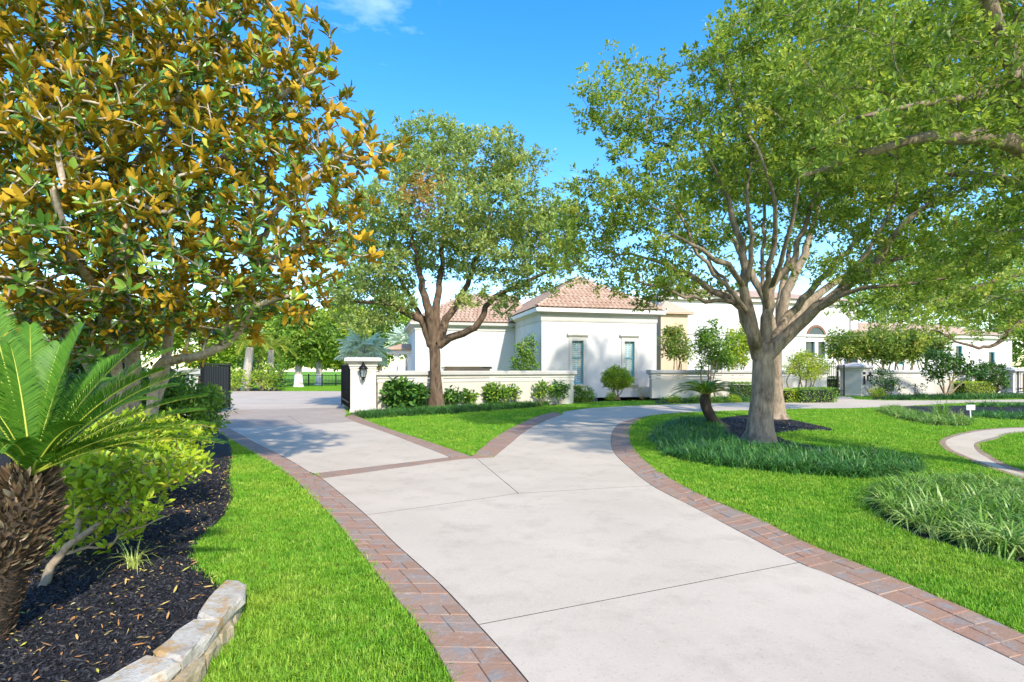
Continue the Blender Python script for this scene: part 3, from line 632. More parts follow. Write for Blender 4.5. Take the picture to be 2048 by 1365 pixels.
def pillar(label, c, rz, half, h, peak, panel=True, group='gate pillars'):
    c = arr(c)[:2]; p = thing('gate_pillar', label, 'pillar', (*c, 0), group)
    MB().sq(c, rz, [(half + .03, 0), (half + .03, .12), (half, .14), (half, h * .80)]).build('shaft', MT['trim'], p)
    MB().sq(c, rz, [(half + .025, h * .80 + .002), (half + .025, h * .835), (half + .06, h * .85), (half + .06, h * .875), (half + .11, h * .90), (half + .15, h * .925)]).build('neck_moulding', MT['trim'], p)
    pr = [(half + .15, h * .927), (half + .23, h * .935), (half + .23, h * .985), (half + .19, h)]
    pr += [(.04, h + .22)] if peak else [(half + .1, h + .025)]
    MB().sq(c, rz, pr).build('cap', MT['coping'], p)
    if panel:
        n = arr((math.sin(rz), -math.cos(rz))); q = c + n * (half + .008)
        b = MB(); s = half * .62; u = arr((math.cos(rz), math.sin(rz)))
        b.box((*(q), h * .755), (s * 2, .016, .05), rz); b.build('panel_head', MT['stucco_warm'], p)
    return p
def lantern(label, c, out, s=1.0):
    c = arr(c); o = arr((*out, 0)); L_ = thing('wall_lantern', label, 'lantern', c, 'wall lanterns'); q = c + o * .16 * s
    side = arr((-o[1], o[0], 0)); rz = math.atan2(side[1], side[0])
    MB().box(c + o * .015, (.11 * s, .03, .34 * s), rz, bev=.008).build('back_plate', MT['iron'], L_)
    MB().bar(c + o * .02 + arr((0, 0, -.12 * s)), q + arr((0, 0, -.22 * s)), .03 * s).bar(q + arr((0, 0, -.26 * s)), q + arr((0, 0, -.17 * s)), .05 * s).build('bracket', MT['iron'], L_)
    MB().rnd(q, [(.03 * s, -.20 * s), (.07 * s, -.18 * s), (.085 * s, -.15 * s), (.02 * s, -.30 * s)][:3], 8, s=False).build('base_cup', MT['iron'], L_)
    MB().rnd(q, [(.078 * s, -.15 * s), (.112 * s, .10 * s)], 6, s=False).build('glass', MT['glass'], L_)
    b = MB()
    for k in range(6):
        a = math.pi * 2 * k / 6; d = arr((math.cos(a), math.sin(a), 0)); b.bar(q + d * .082 * s + arr((0, 0, -.155 * s)), q + d * .118 * s + arr((0, 0, .11 * s)), .016 * s)
    b.build('cage', MT['iron'], L_)
    MB().rnd(q, [(.15 * s, .10 * s), (.155 * s, .125 * s), (.10 * s, .19 * s), (.05 * s, .24 * s), (.045 * s, .27 * s), (.02 * s, .28 * s)], 10).build('hood', MT['iron'], L_)
    MB().rnd(q, [(.012 * s, .28 * s), (.03 * s, .31 * s), (.02 * s, .34 * s), (.004 * s, .39 * s)], 8).build('finial', MT['iron'], L_)
    return L_
PL = P(727, 741, 22.6)[:2]                              # left gate pillar
pillar('square cream gate pillar with flat stone cap joined to the long garden wall', PL, ANG, .50, 2.2, False)
nf = arr((math.sin(ANG), -math.cos(ANG)))
lantern('black lantern on the pillar beside the open driveway gate', (*(PL + nf * .505), 1.62), nf, 1.25)
W0 = PL + UD * .52 + VD * .1; W1 = P(1143, 741, 28.0)[:2]
garden_wall('long low cream garden wall behind the browner oak trunk', W0, W1, 1.68, 'garden walls')
# middle wall, from the house to the right gate
M0 = P(1301, 741, 33.4)[:2]; M1 = P(1650, 741, 36.2)[:2]
garden_wall('low cream garden wall between the house and the far gate', M0, M1, 1.72, 'garden walls')
pr_c = P(1709, 741, 36.4)[:2]
pillar('cream gate pillar with peaked cap beside the far gate', pr_c, math.radians(38), .62, 2.0, True, False)
a38 = math.radians(38); nr = arr((math.sin(a38), -math.cos(a38)))
lantern('black lantern on the peaked pillar by the far gate', (*(pr_c + nr * .625 + arr((math.cos(a38), math.sin(a38))) * .38), 1.2), nr, 1.1)
sl = thing('letter_slot', 'dark slot plate and tall box on the peaked pillar', 'mailbox', (*(pr_c + nr * .64), 1.2))
u38 = arr((math.cos(a38), math.sin(a38)))
MB().box((*(pr_c + nr * .64 - u38 * .18), 1.52), (.34, .04, .17), a38, bev=.01).build('plate', MT['iron'], sl)
MB().box((*(pr_c + nr * .65 - u38 * .2), 1.05), (.16, .07, .55), a38, bev=.015).build('box', MT['iron'], sl)
R0 = pr_c + arr((.72, .1)); R1w = P(1996, 741, 41.)[:2]
garden_wall('low cream garden wall on the right behind the shrubs', R0, R1w, 1.72, 'garden walls')
pillar('pale end pillar at the far right of the garden wall', P(2018, 741, 41.3)[:2], math.radians(20), .55, 1.75, True, False)
# wall left of the driveway, behind the magnolia
L1w = P(398, 741, 20.2)[:2]; L0w = L1w + arr((-11, -2.0))
garden_wall('cream garden wall glimpsed behind the magnolia', L0w, L1w, 1.75, 'garden walls')

def iron_gate(label, p0, p1, h, n, pickets=True, spear=False, group='iron gates', dense=False, mat='iron'):
    p0, p1 = arr(p0)[:2], arr(p1)[:2]; g = thing('iron_gate', label, 'gate', (*p0, .03), group); t = unit(p1 - p0)
    fr = MB(); z0 = .12
    for p in (p0, p1): fr.bar((*p, .05), (*p, h), .07)
    for z in (z0, h * .5 if spear else z0 + .25, h - .06): fr.bar((*(p0 + t * .036), z), (*(p1 - t * .036), z), .05, .045)
    fr.build('frame', MT['iron'], g)
    for i in range(1, n):
        p = p0 + (p1 - p0) * i / n; b = MB().bar((*p, z0 + .026), (*p, h - .09), .024 if not dense else .03)
        if spear: b = MB().bar((*p, z0), (*p, h + .1), .026); b.loft([[(p[0] + x, p[1] + y, z) for x, y in ((-k, -k), (k, -k), (k, k), (-k, k))] for k, z in ((.013, h + .1), (.035, h + .14), (.002, h + .24))])
        b.build('picket', MT[mat], g)
    if dense: MB().bar((*(p0 + t * .04), h * .5), (*(p1 - t * .04), h * .5), .006, h - .3).build('mesh_panel', MT['grey_iron'], g)
    return g
iron_gate('open black iron gate leaf with dark panel left of the driveway', P(404, 741, 20.0)[:2], P(459, 741, 23.2)[:2], 2.0, 16, dense=True)
iron_gate('open black iron gate leaf beside the lantern pillar', PL - UD * .56 + VD * .1, P(684, 741, 26.3)[:2], 2.02, 12)
iron_gate('spiked black iron gate leaf at the far gate', P(1634, 741, 38)[:2], P(1674, 741, 36.9)[:2], 2.0, 11, spear=True)
iron_gate('narrow black iron gate leaf against the peaked pillar', P(1676, 741, 36.2)[:2], P(1688, 741, 35.4)[:2], 2.05, 3)
iron_gate('black iron gate at the far right end of the wall', P(2036, 741, 40.6)[:2], P(2110, 741, 43)[:2], 1.8, 14)
# timber fence at the far right
tf = thing('timber_fence', 'brown timber fence behind the far right gate', 'fence', P(2100, 741, 47) * arr((1, 1, 0)))
for i in range(30):
    p = P(2030, 741, 47)[:2] + arr((.17 * i, .02 * i)); MB().box((*p, .9), (.155, .03, 1.8 + .03 * math.sin(i * 2.3)), .1).build('board', MT['wood_brown'], tf)

# ---------------------------------------------------------------- house
A0 = P(1083, 741, 33.4)[:2]
def hp(u, v, z=0.): q = A0 + UD * u + VD * v; return (q[0], q[1], z)
def ucol(x, A=A0):
    k = (x - CX) / F; return (k * A[1] - A[0]) / (UD[0] - UD[1] * k)
def wall_holes(b, o, d, ln, z0, z1, holes, rec, m=0):
    """wall face along direction d from o; holes (s0, s1, za, zb) recessed by rec behind the face"""
    d = arr(d); n = arr((d[1], -d[0])); ss = sorted({0., ln, *[h[0] for h in holes], *[h[1] for h in holes]}); zs = sorted({z0, z1, *[h[2] for h in holes], *[h[3] for h in holes]})
    pt = lambda s, z, k=0.: (*(arr(o)[:2] + d * s - n * k), z)
    for i in range(len(ss) - 1):
        for j in range(len(zs) - 1):
            s, z = .5 * (ss[i] + ss[i + 1]), .5 * (zs[j] + zs[j + 1])
            if any(h[0] < s < h[1] and h[2] < z < h[3] for h in holes): continue
            b.add([pt(ss[i], zs[j]), pt(ss[i + 1], zs[j]), pt(ss[i + 1], zs[j + 1]), pt(ss[i], zs[j + 1])], [(0, 1, 2, 3)], m)
    for s0, s1, za, zb in holes:
        q = [(s0, za), (s1, za), (s1, zb), (s0, zb)]
        for k in range(4):
            a, c = q[k], q[(k + 1) % 4]; b.add([pt(*a), pt(*c), pt(*c, rec), pt(*a, rec)], [(0, 1, 2, 3)], m)
    return b
HW, WV, EZ = ucol(1313), 6.5, 5.47
house = thing('house', 'white stucco pavilion of the house with clay tile hip roof and two tall shuttered windows', 'house', hp(0, 0))
wins = [(ucol(1144), ucol(1166.5)), (ucol(1248.5), ucol(1268.5))]; ZA, ZB = .86, 3.52
b = MB(); wall_holes(b, hp(0, 0), UD, HW, 0, 4.76, [(a, c, ZA, ZB) for a, c in wins], .22)
wall_holes(b, hp(0, 16), -VD, 16, 0, 4.76, [], .2); wall_holes(b, hp(HW, 0), VD, 16, 0, 4.76, [], .2); wall_holes(b, hp(HW, 16), -UD, HW, 0, 4.76, [], .2)
b.build('wall', MT['stucco'], house)
def ringbox(b, o, z0, z1, o2=None, u0=0., u1=None, v0=0., v1=16.):
    u1 = HW if u1 is None else u1; o2 = o if o2 is None else o2
    r = lambda o, z: [hp(u0 - o, v0 - o, z), hp(u1 + o, v0 - o, z), hp(u1 + o, v1 + o, z), hp(u0 - o, v1 + o, z)]
    b.loft([r(o, z0), r(o2, z1)]); return b
ringbox(MB(), .035, 4.70, 4.755).build('string_course', MT['trim'], house)
ringbox(MB(), .05, 4.757, 5.08).build('frieze', MT['trim'], house)
b = MB(); ringbox(b, .07, 5.082, 5.13); ringbox(b, .10, 5.132, 5.24, .28); b.build('cornice', MT['trim'], house)
b = MB(); ringbox(b, .42, 5.242, 5.47, .45); b.build('gutter', MT['white_paint'], house)
for a, c in wins:
    w = MB(); m = .5 * (a + c)
    def fb(u0, u1, z0, z1, d0, d1, bb): # box on the front face; d towards the camera
        p, q = arr(hp(u0, -d1)), arr(hp(u1, -d0)); cc = arr(hp(.5 * (u0 + u1), -.5 * (d0 + d1), .5 * (z0 + z1))); bb.box(cc, (u1 - u0, d1 - d0, z1 - z0), ANG); return bb
    win = MB()
    for u0, u1 in ((a - .20, a), (c, c + .20)): fb(u0, u1, ZA - .02, ZB + .26, -.01, .05, win)
    fb(a, c, ZB, ZB + .26, -.01, .048, win)
    wo = win.build('window', MT['trim'], house); wo['label'] = 'tall window in a moulded white surround'
    lt = MB(); fb(a - .28, c + .28, ZB + .262, ZB + .32, -.01, .10, lt); fb(a - .33, c + .33, ZB + .322, ZB + .44, -.01, .16, lt); lt.build('lintel', MT['trim'], wo)
    si = MB(); fb(a - .25, c + .25, ZA - .13, ZA - .022, -.01, .14, si); fb(a - .18, c + .18, ZA - .22, ZA - .132, -.01, .07, si); si.build('sill', MT['trim'], wo)
    fr = MB()
    for u0, u1, z0, z1 in ((a, a + .07, ZA, ZB), (c - .07, c, ZA, ZB), (a + .07, c - .07, ZB - .07, ZB), (a + .07, c - .07, ZA, ZA + .09), (a + .07, c - .07, 2.42, 2.50)): fb(u0, u1, z0, z1, -.17, -.11, fr)
    fr.build('frame', MT['teal'], wo)
    gl = MB(); fb(a + .05, c - .05, ZA + .05, ZB - .05, -.155, -.145, gl); gl.build('pane', MT['glass'], wo)
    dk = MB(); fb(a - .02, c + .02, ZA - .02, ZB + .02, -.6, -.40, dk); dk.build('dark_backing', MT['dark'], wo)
    lv = MB(); z = ZA + .12
    while z < ZB - .1:
        if abs(z - 2.46) > .06: lv.box(arr(hp(m, .27, z)), (c - a - .14, .012, .062), ANG)
        z += .125
    fb(m - .035, m + .035, ZA, ZB, -.25, -.22, lv); lv.build('shutter', MT['louvre'], wo)
# roof
OV = .42; RU0, RU1, RV0 = -OV, HW + OV, -OV; HWR = .5 * (RU1 - RU0); RISE = 2.60; RV1 = 17.
apexv = RV0 + HWR; um = .5 * (RU0 + RU1); RZ = EZ + .02
roof = MB(); q = [hp(RU0, RV0, RZ), hp(RU1, RV0, RZ), hp(RU1, RV1, RZ), hp(RU0, RV1, RZ), hp(um, apexv, RZ + RISE), hp(um, RV1 - HWR, RZ + RISE)]
roof.add(q, [(0, 1, 4), (1, 2, 5, 4), (2, 3, 5), (3, 0, 4, 5), (3, 2, 1, 0)])
roof_o = roof.build('roof', MT['tile'], house)
TL, TW = .42, .30
def tile_mesh():
    b = MB(); r0, r1 = [], []
    for k in range(7):
        a = math.pi * k / 6; r0.append((-math.cos(a) * TW * .5, -.02, math.sin(a) * .075 + .028)); r1.append((-math.cos(a) * TW * .47, TL + .05, math.sin(a) * .065 + .002))
    b.loft([r0, r1], closed=False, caps=False, s=True); lip = [(x, y, max(0, z - .03)) for x, y, z in r0]; b.loft([lip, r0], closed=False, caps=False)
    loops = [i for f in b.f for i in f]; s_ = np.cumsum([0] + [len(f) for f in b.f])[:-1]; me = raw_mesh('roof_tile', arr(b.v), loops, s_, smooth=b.s); me.materials.append(MT['tile']); return me, b
TME, TMB = tile_mesh()
def tile_plane(e0, e1, inward, rise, run, clip0, clip1, parts, house_o, roof_parent, limit, joined):
    """rows of tiles on a roof plane: eave e0->e1, rising towards inward; clip0/clip1: how much the row shortens per metre of run"""
    e0, e1 = arr(e0), arr(e1); t = unit(e1 - e0); ln = np.linalg.norm(e1 - e0); iw = unit(arr((*inward[:2], 0))); sl = math.hypot(rise, run); up = unit(iw * run + arr((0, 0, rise))); nrm = unit(np.cross(t, up))
    rows = int(sl / TL); cnt = 0
    for r in range(rows):
        d = r * TL; g = d / sl * run; s0, s1 = g * clip0 + .16, ln - g * clip1 - .16; n = int((s1 - s0) / TW)
        if n < 1: continue
        off = .5 * ((s1 - s0) - n * TW)
        for k in range(n):
            o = e0 + t * (s0 + off + (k + .5) * TW) + up * d + nrm * .012
            mt = Matrix(((t[0], up[0], nrm[0], o[0]), (t[1], up[1], nrm[1], o[1]), (t[2], up[2], nrm[2], o[2]), (0, 0, 0, 1)))
            if cnt < limit:
                ob = bpy.data.objects.new('roof_tile', TME); COL.objects.link(ob); ob.parent = roof_parent
                ob.matrix_local = Matrix.Translation(-Vector(roof_parent['_o'])) @ mt; cnt += 1
            else:
                vs = [tuple(mt @ Vector(v)) for v in TMB.v]; base = len(joined.v); joined.v += vs; joined.f += [tuple(i + base for i in f) for f in TMB.f]; joined.m += TMB.m; joined.s += TMB.s
    return cnt
rest = MB()
tile_plane(hp(RU0, RV0, RZ), hp(RU1, RV0, RZ), VD, RISE, HWR, 1, 1, None, house, roof_o, 190, rest)
tile_plane(hp(RU0, RV1, RZ), hp(RU0, RV0, RZ), UD, RISE, HWR, 1, 1, None, house, roof_o, 0, rest)
tag(rest.build('roof_tiles', MT['tile'], roof_o), kind='stuff')
rc = MB()
for a_, b_ in ((hp(RU0, RV0, RZ), hp(um, apexv, RZ + RISE)), (hp(RU1, RV0, RZ), hp(um, apexv, RZ + RISE)), (hp(um, apexv, RZ + RISE), hp(um, RV1 - HWR, RZ + RISE))):
    a_, b_ = arr(a_), arr(b_); t = unit(b_ - a_); s = unit(np.cross(t, (0, 0, 1))); n_ = np.cross(s, t); k = int(np.linalg.norm(b_ - a_) / .38)
    for i in range(k):
        p, q = a_ + (b_ - a_) * i / k, a_ + (b_ - a_) * (i + 1.12) / k
        rc.loft([[p + s * -math.cos(x) * .15 + n_ * (math.sin(x) * .12 + .05) for x in np.linspace(0, math.pi, 6)], [q + s * -math.cos(x) * .13 + n_ * (math.sin(x) * .10 + .04) for x in np.linspace(0, math.pi, 6)]], closed=False, caps=False)
rc.build('ridge_caps', MT['tile'], roof_o)
# lower left wing
wing = thing('house_wing', 'long white wing of the house with cornice behind the browner oak', 'house', hp(-4, WV))
WE = 5.05; WU0 = -7.1
b = MB(); wall_holes(b, hp(WU0, WV), UD, -WU0 - .01, 0, 4.5, [], .2); wall_holes(b, hp(WU0, WV + 8), -VD, 8, 0, 4.5, [], .2); b.build('wall', MT['stucco'], wing)
b = MB(); ringbox(b, .05, 4.502, 4.75, None, WU0, -.06, WV, WV + 8); b.build('frieze', MT['trim'], wing)
b = MB(); ringbox(b, .09, 4.752, 4.86, .26, WU0, -.3, WV, WV + 8); ringbox(b, .36, 4.862, WE, .38, WU0, -.4, WV, WV + 8); b.build('cornice', MT['trim'], wing)
wr = MB(); e = [hp(WU0 - .4, WV - .4, WE + .01), hp(1.2, WV - .4, WE + .01), hp(1.2, WV + 4, WE + 2.55), hp(WU0 + 4, WV + 4, WE + 2.55), hp(WU0 - .4, WV + 8.4, WE + .01), hp(1.2, WV + 8.4, WE + .01)]
wr.add(e, [(0, 1, 2, 3), (4, 0, 3), (5, 4, 3, 2)]); wro = wr.build('roof', MT['tile'], wing)
rest = MB(); tile_plane(e[0], hp(0., WV - .4, WE + .01), VD, 2.54, 4.4, 1, -.35, None, wing, wro, 200, rest); tag(rest.build('roof_tiles', MT['tile'], wro), kind='stuff')
wl = thing('wall_sconce', 'small dark sconce on the shaded end of the white wing', 'sconce', P(846, 700, 40.2)); q = P(846, 704, 39.6)
MB().box(q, (.2, .12, .5), ANG, bev=.03).build('plate', MT['iron'], wl); MB().rnd(q + arr((.0, -.14, .05)), [(.03, -.2), (.1, -.1), (.12, .15), (.03, .3)], 8).build('shade', MT['iron'], wl)
# porch left of the wing
po = thing('porch', 'small white porch with columns left of the house wing', 'porch', P(812, 741, 43) * arr((1, 1, 0)))
c0 = P(812, 741, 43)[:2]
for x in (793, 819, 836): MB().sq(P(x, 741, 42)[:2], ANG, [(.2, 0), (.2, .2), (.15, .24), (.14, 2.75), (.2, 2.8), (.2, 2.95)]).build('column', MT['white_paint'], po)
MB().box((*c0, 3.1), (2.9, 2.6, .3), ANG, bev=.05).build('entablature', MT['white_paint'], po)
MB().sq(c0, ANG, [(1.65, 3.252), (1.65, 3.33), (.4, 3.75)]).build('roof', MT['tile'], po)
# two-storey part with the entry arch, and the right wing
def Hq(x, Y): return P(x, 741, Y)[:2]
B0 = Hq(1318, 44.); BL = ucol(1716, B0); main = thing('main_house', 'tall white main block of the house behind the near oak', 'house', (*B0, 0))
aw = [(ucol(1609, B0), ucol(1631, B0)), (ucol(1634, B0), ucol(1652, B0))]; zs0, zs1 = P(0, 718, 46.5)[2], P(0, 680, 46.5)[2]
lw = [(ucol(1418, B0), ucol(1447, B0), .9, 3.0)]
tb = (ucol(1712, B0) - .01)
b = MB(); wall_holes(b, B0, UD, BL, 0, 7.4, [(a, c, zs0, zs1) for a, c in aw] + lw, .2); wall_holes(b, (*(B0 + VD * 10), 0), -VD, 10, 0, 7.4, [], .2); wall_holes(b, (*(B0 + UD * BL), 0), VD, 10, 0, 7.4, [], .2)
b.build('wall', MT['stucco'], main)
def bq(u, v, z): p = B0 + UD * u + VD * v; return (p[0], p[1], z)
def boxw(b, u0, u1, z0, z1, d0, d1): b.box(arr(bq(.5 * (u0 + u1), -.5 * (d0 + d1), .5 * (z0 + z1))), (u1 - u0, d1 - d0, z1 - z0), ANG); return b
for (a, c, z0, z1) in [(a, c, zs0, zs1) for a, c in aw] + lw:
    f = MB()
    for k in ((a, a + .09, z0, z1), (c - .09, c, z0, z1), (a + .09, c - .09, z1 - .1, z1), (a + .09, c - .09, z0, z0 + .1)): boxw(f, *k, -.16, .03)
    wo = f.build('window', MT['white_paint'], main); boxw(MB(), a, c, z0, z1, -.2, -.17).build('pane', MT['pane'], wo)
# arch over the entry
ua, ub = ucol(1614, B0), ucol(1650, B0); uc = .5 * (ua + ub); ra = .5 * (ub - ua); zc = P(0, 674, 46.5)[2]
for nm, r0, r1, d, mt_ in (('arch_pane', 0, ra * .92, .02, 'pane'), ('arch_surround', ra * .92, ra * 1.12, .07, 'wood_brown')):
    b = MB(); ths = np.linspace(0, math.pi, 15); o_ = [bq(uc + math.cos(t) * r1, -d, zc + math.sin(t) * r1 * 1.05) for t in ths]; i_ = [bq(uc + math.cos(t) * r0, -d, zc + math.sin(t) * r0 * 1.05) for t in ths]
    o2 = [bq(uc + math.cos(t) * r1, 0.01, zc + math.sin(t) * r1 * 1.05) for t in ths]
    b.loft([i_, o_, o2], closed=False, caps=False); ob = b.build(nm, MT[mt_], main)
b = MB(); boxw(b, -.1, BL + .1, 4.6, 4.8, 0, .08); b.build('string_course', MT['trim'], main)
b = MB(); boxw(b, -.3, BL + .3, 7.402, 7.75, -.3, .3); b.build('cornice', MT['trim'], main)
rf = MB(); r = [bq(-.5, -.5, 7.76), bq(BL + .5, -.5, 7.76), bq(BL + .5, 10.5, 7.76), bq(-.5, 10.5, 7.76), bq(5, 5, 9.2), bq(BL - 5, 5, 9.2)]
rf.add(r, [(0, 1, 5, 4), (1, 2, 5), (2, 3, 4, 5), (3, 0, 4)]); rf.build('roof', MT['tile'], main)
dp = MB(); u = ucol(1700, B0); dp.bar(bq(u, -.06, .2), bq(u, -.06, 7.3), .09); dp.build('downpipe', MT['coping'], main)
# tan gabled bay between pavilion and main block
bay = thing('gabled_bay', 'tan and cream gabled bay showing above the pavilion corner', 'house', (*Hq(1330, 40), 0))
c_ = Hq(1332, 41.5); MB().box((*c_, 2.9), (2.2, 2.4, 5.8), ANG).build('wall', MT['tan'], bay); MB().box((*(c_ - UD * .9), 6.05), (.5, 2.8, .5), ANG + .02, bev=.2).build('curved_parapet', MT['trim'], bay)
MB().sq(c_, ANG, [(1.5, 5.81), (1.5, 5.95), (.1, 6.9)]).build('roof', MT['tile'], bay)
C0 = Hq(1722, 47.); CL = ucol(2024, C0); rw = thing('house_right_wing', 'white right wing of the house with two narrow dark windows', 'house', (*C0, 0))
YC = lambda x: (C0 + UD * ucol(x, C0))[1]
cw = [(ucol(x0, C0), ucol(x1, C0), P(0, y1, YC(x0))[2], P(0, y0, YC(x0))[2]) for x0, x1, y0, y1 in ((1912, 1924.5, 692, 730), (1978, 1989.5, 704, 736), (1790, 1806, 690, 730))]
b = MB(); wall_holes(b, C0, UD, CL, 0, 4.6, cw, .2); wall_holes(b, (*(C0 + UD * CL), 0), VD, 8, 0, 4.6, [], .2); b.build('wall', MT['stucco'], rw)
def cq(u, v, z): p = C0 + UD * u + VD * v; return (p[0], p[1], z)
for a, c, z0, z1 in cw:
    f = MB()
    for k in ((a, a + .06, z0, z1), (c - .06, c, z0, z1), (a + .06, c - .06, z1 - .07, z1), (a + .06, c - .06, z0, z0 + .07)): f.box(arr(cq(.5 * (k[0] + k[1]), .1, .5 * (k[2] + k[3]))), (k[1] - k[0], .1, k[3] - k[2]), ANG)
    wo = f.build('window', MT['teal'], rw); MB().box(arr(cq(.5 * (a + c), .17, .5 * (z0 + z1))), (c - a, .02, z1 - z0), ANG).build('pane', MT['pane'], wo)
MB().box(arr(cq(CL / 2, 4, 4.75)), (CL + .5, 8.5, .3), ANG).build('cornice', MT['trim'], rw)
rf = MB(); r = [cq(-.4, -.4, 4.91), cq(CL + .4, -.4, 4.91), cq(CL + .4, 8.4, 4.91), cq(-.4, 8.4, 4.91), cq(4, 4, 6.2), cq(CL - 4, 4, 6.2)]
rf.add(r, [(0, 1, 5, 4), (1, 2, 5), (2, 3, 4, 5), (3, 0, 4)]); rf.build('roof', MT['tile'], rw)
# long dark cover behind the wall, small sign
dc = thing('spa_cover', 'long flat dark blue cover just above the garden wall coping', 'cover', P(933, 741, 29) * arr((1, 1, 0)))
MB().box(arr((*P(933, 741, 29)[:2], 1.83)), (2.5, 1.2, .12), ANG, bev=.03).build('cover_top', MT['pane'], dc); MB().box(arr((*P(933, 741, 29)[:2], .88)), (2.3, 1.1, 1.76), ANG).build('base', MT['wood_brown'], dc)
sg = thing('garden_sign', 'small blank white sign in the round bed on the far lawn', 'sign', G(1941, 840)); gp = G(1941, 840)
MB().box(gp + arr((0, 0, .42)), (.32, .03, .18), .1, bev=.012).build('board', MT['white_paint'], sg); MB().bar(gp, gp + arr((0, .02, .40)), .03).build('stake', MT['white_paint'], sg)
# far fence beyond the gate
ff = thing('far_fence', 'low black iron fence beyond the lawn behind the gate', 'fence', P(640, 741, 62) * arr((1, 1, 0)))
fa, fb_ = P(540, 741, 62)[:2], P(700, 741, 58)[:2]
rl = MB()
for z in (.3, 1.15): rl.bar((*fa, z), (*fb_, z), .05)
rl.build('rail', MT['iron'], ff)
for i in range(7): p = fa + (fb_ - fa) * i / 6; MB().bar((*p, 0), (*p, 1.3), .1).build('post', MT['iron'], ff)
for i in range(56): p = fa + (fb_ - fa) * (i + .5) / 56; MB().bar((*p, .1), (*p, 1.2), .022).build('picket', MT['iron'], ff)
# ---------------------------------------------------------------- leaves, branches, plants
T_OAK = (arr([(0, 0, 0), (.32, -.46, .04), (.72, -.40, .05), (1, 0, -.03), (.72, .40, .05), (.32, .46, .04)]), [(0, 1, 2, 3), (0, 3, 4, 5)], [0, 0])
T_FAR = (arr([(0, 0, 0), (.45, -.5, .06), (1, 0, 0), (.45, .5, .06)]), [(0, 1, 2), (0, 2, 3)], [0, 0])
_mv = [(0, 0, 0), (.28, -.36, .05), (.62, -.45, .06), (.88, -.24, .0), (1, 0, -.05), (.88, .24, 0), (.62, .45, .06), (.28, .36, .05), (.5, 0, -.015)]
_mf = [(0, 1, 8), (1, 2, 8), (2, 3, 4, 8), (8, 4, 5, 6), (8, 6, 7), (8, 7, 0)]
T_BROAD = (arr(_mv), _mf, [0] * 6)
T_MAG = (arr(_mv + [(x, y, z - .008) for x, y, z in _mv]), _mf + [tuple(i + 9 for i in f[::-1]) for f in _mf], [0] * 6 + [1] * 6)
def frame(d, n):
    d = unit(d); s = unit(np.cross(n, d)); return d, s, np.cross(d, s)
def leaf_mesh(name, pos_, d, n, Ls, Ws, tmpl, tint):
    V, Fc, mi = tmpl; d, s, n2 = frame(d, n); k, N_ = len(V), len(pos_)
    W = pos_[:, None] + d[:, None] * (V[None, :, 0:1] * Ls[:, None, None]) + s[:, None] * (V[None, :, 1:2] * Ws[:, None, None]) + n2[:, None] * (V[None, :, 2:3] * Ls[:, None, None])
    lp = np.concatenate([arr(f) for f in Fc]).astype(int); sz = np.array([len(f) for f in Fc]); st = np.concatenate([[0], np.cumsum(sz)[:-1]])
    loops = (np.arange(N_)[:, None] * k + lp[None]).ravel(); starts = (np.arange(N_)[:, None] * len(lp) + st[None]).ravel()
    return raw_mesh(name, W.reshape(-1, 3), loops, starts, smooth=True if k > 8 else False, matidx=np.tile(mi, N_), attrs={'tint': np.repeat(np.clip(tint, 0, 1), k)})
def tubes(chains, rough=0., seed=0):
    V = []; Lp = []; off = 0; rg = np.random.default_rng(seed)
    for p, r in chains:
        p, r = arr(p), arr(r); n = len(p)
        if n < 2: continue
        k = 16 if r.max() > .14 else 10 if r.max() > .05 else 6 if r.max() > .02 else 4 if r.max() > .008 else 3
        t = unit(np.gradient(p, axis=0)); ref = arr((1, 0, 0)) if abs(t[0][0]) < .8 else arr((0, 1, 0)); a = np.zeros_like(p); a[0] = unit(np.cross(t[0], ref))
        for i in range(1, n):
            q = a[i - 1] - t[i] * np.dot(a[i - 1], t[i]); a[i] = unit(q)
        bb = np.cross(t, a); th = np.arange(k) * 2 * math.pi / k
        rr = r[:, None] * np.ones(k)
        if rough and k >= 10:
            ph = rg.uniform(0, 6.28, 3); rr = rr * (1 + rough * (np.sin(3 * th + ph[0]) * .5 + np.sin(5 * th + ph[1] + p[:, 2:3] * 1.3) * .35 + rg.normal(0, .25, rr.shape) * .5))
        ring = p[:, None] + rr[..., None] * (np.cos(th)[None, :, None] * a[:, None] + np.sin(th)[None, :, None] * bb[:, None])
        V.append(ring.reshape(-1, 3)); i = np.arange(n - 1)[:, None] * k; j = np.arange(k)[None]; j2 = (j + 1) % k
        Lp.append((np.stack([i + j, i + j2, i + k + j2, i + k + j], -1) + off).reshape(-1)); off += n * k
    if not V: return None
    loops = np.concatenate(Lp); return np.vstack(V), loops, np.arange(len(loops) // 4) * 4
def tube_obj(name, chains, mat, parent, rough=0., seed=0):
    q = tubes(chains, rough, seed)
    if q is None: return None
    V, lp, st_ = q; me = raw_mesh(name, V - arr(parent['_o']), lp, st_, smooth=True); return link(name, me, mat, parent)
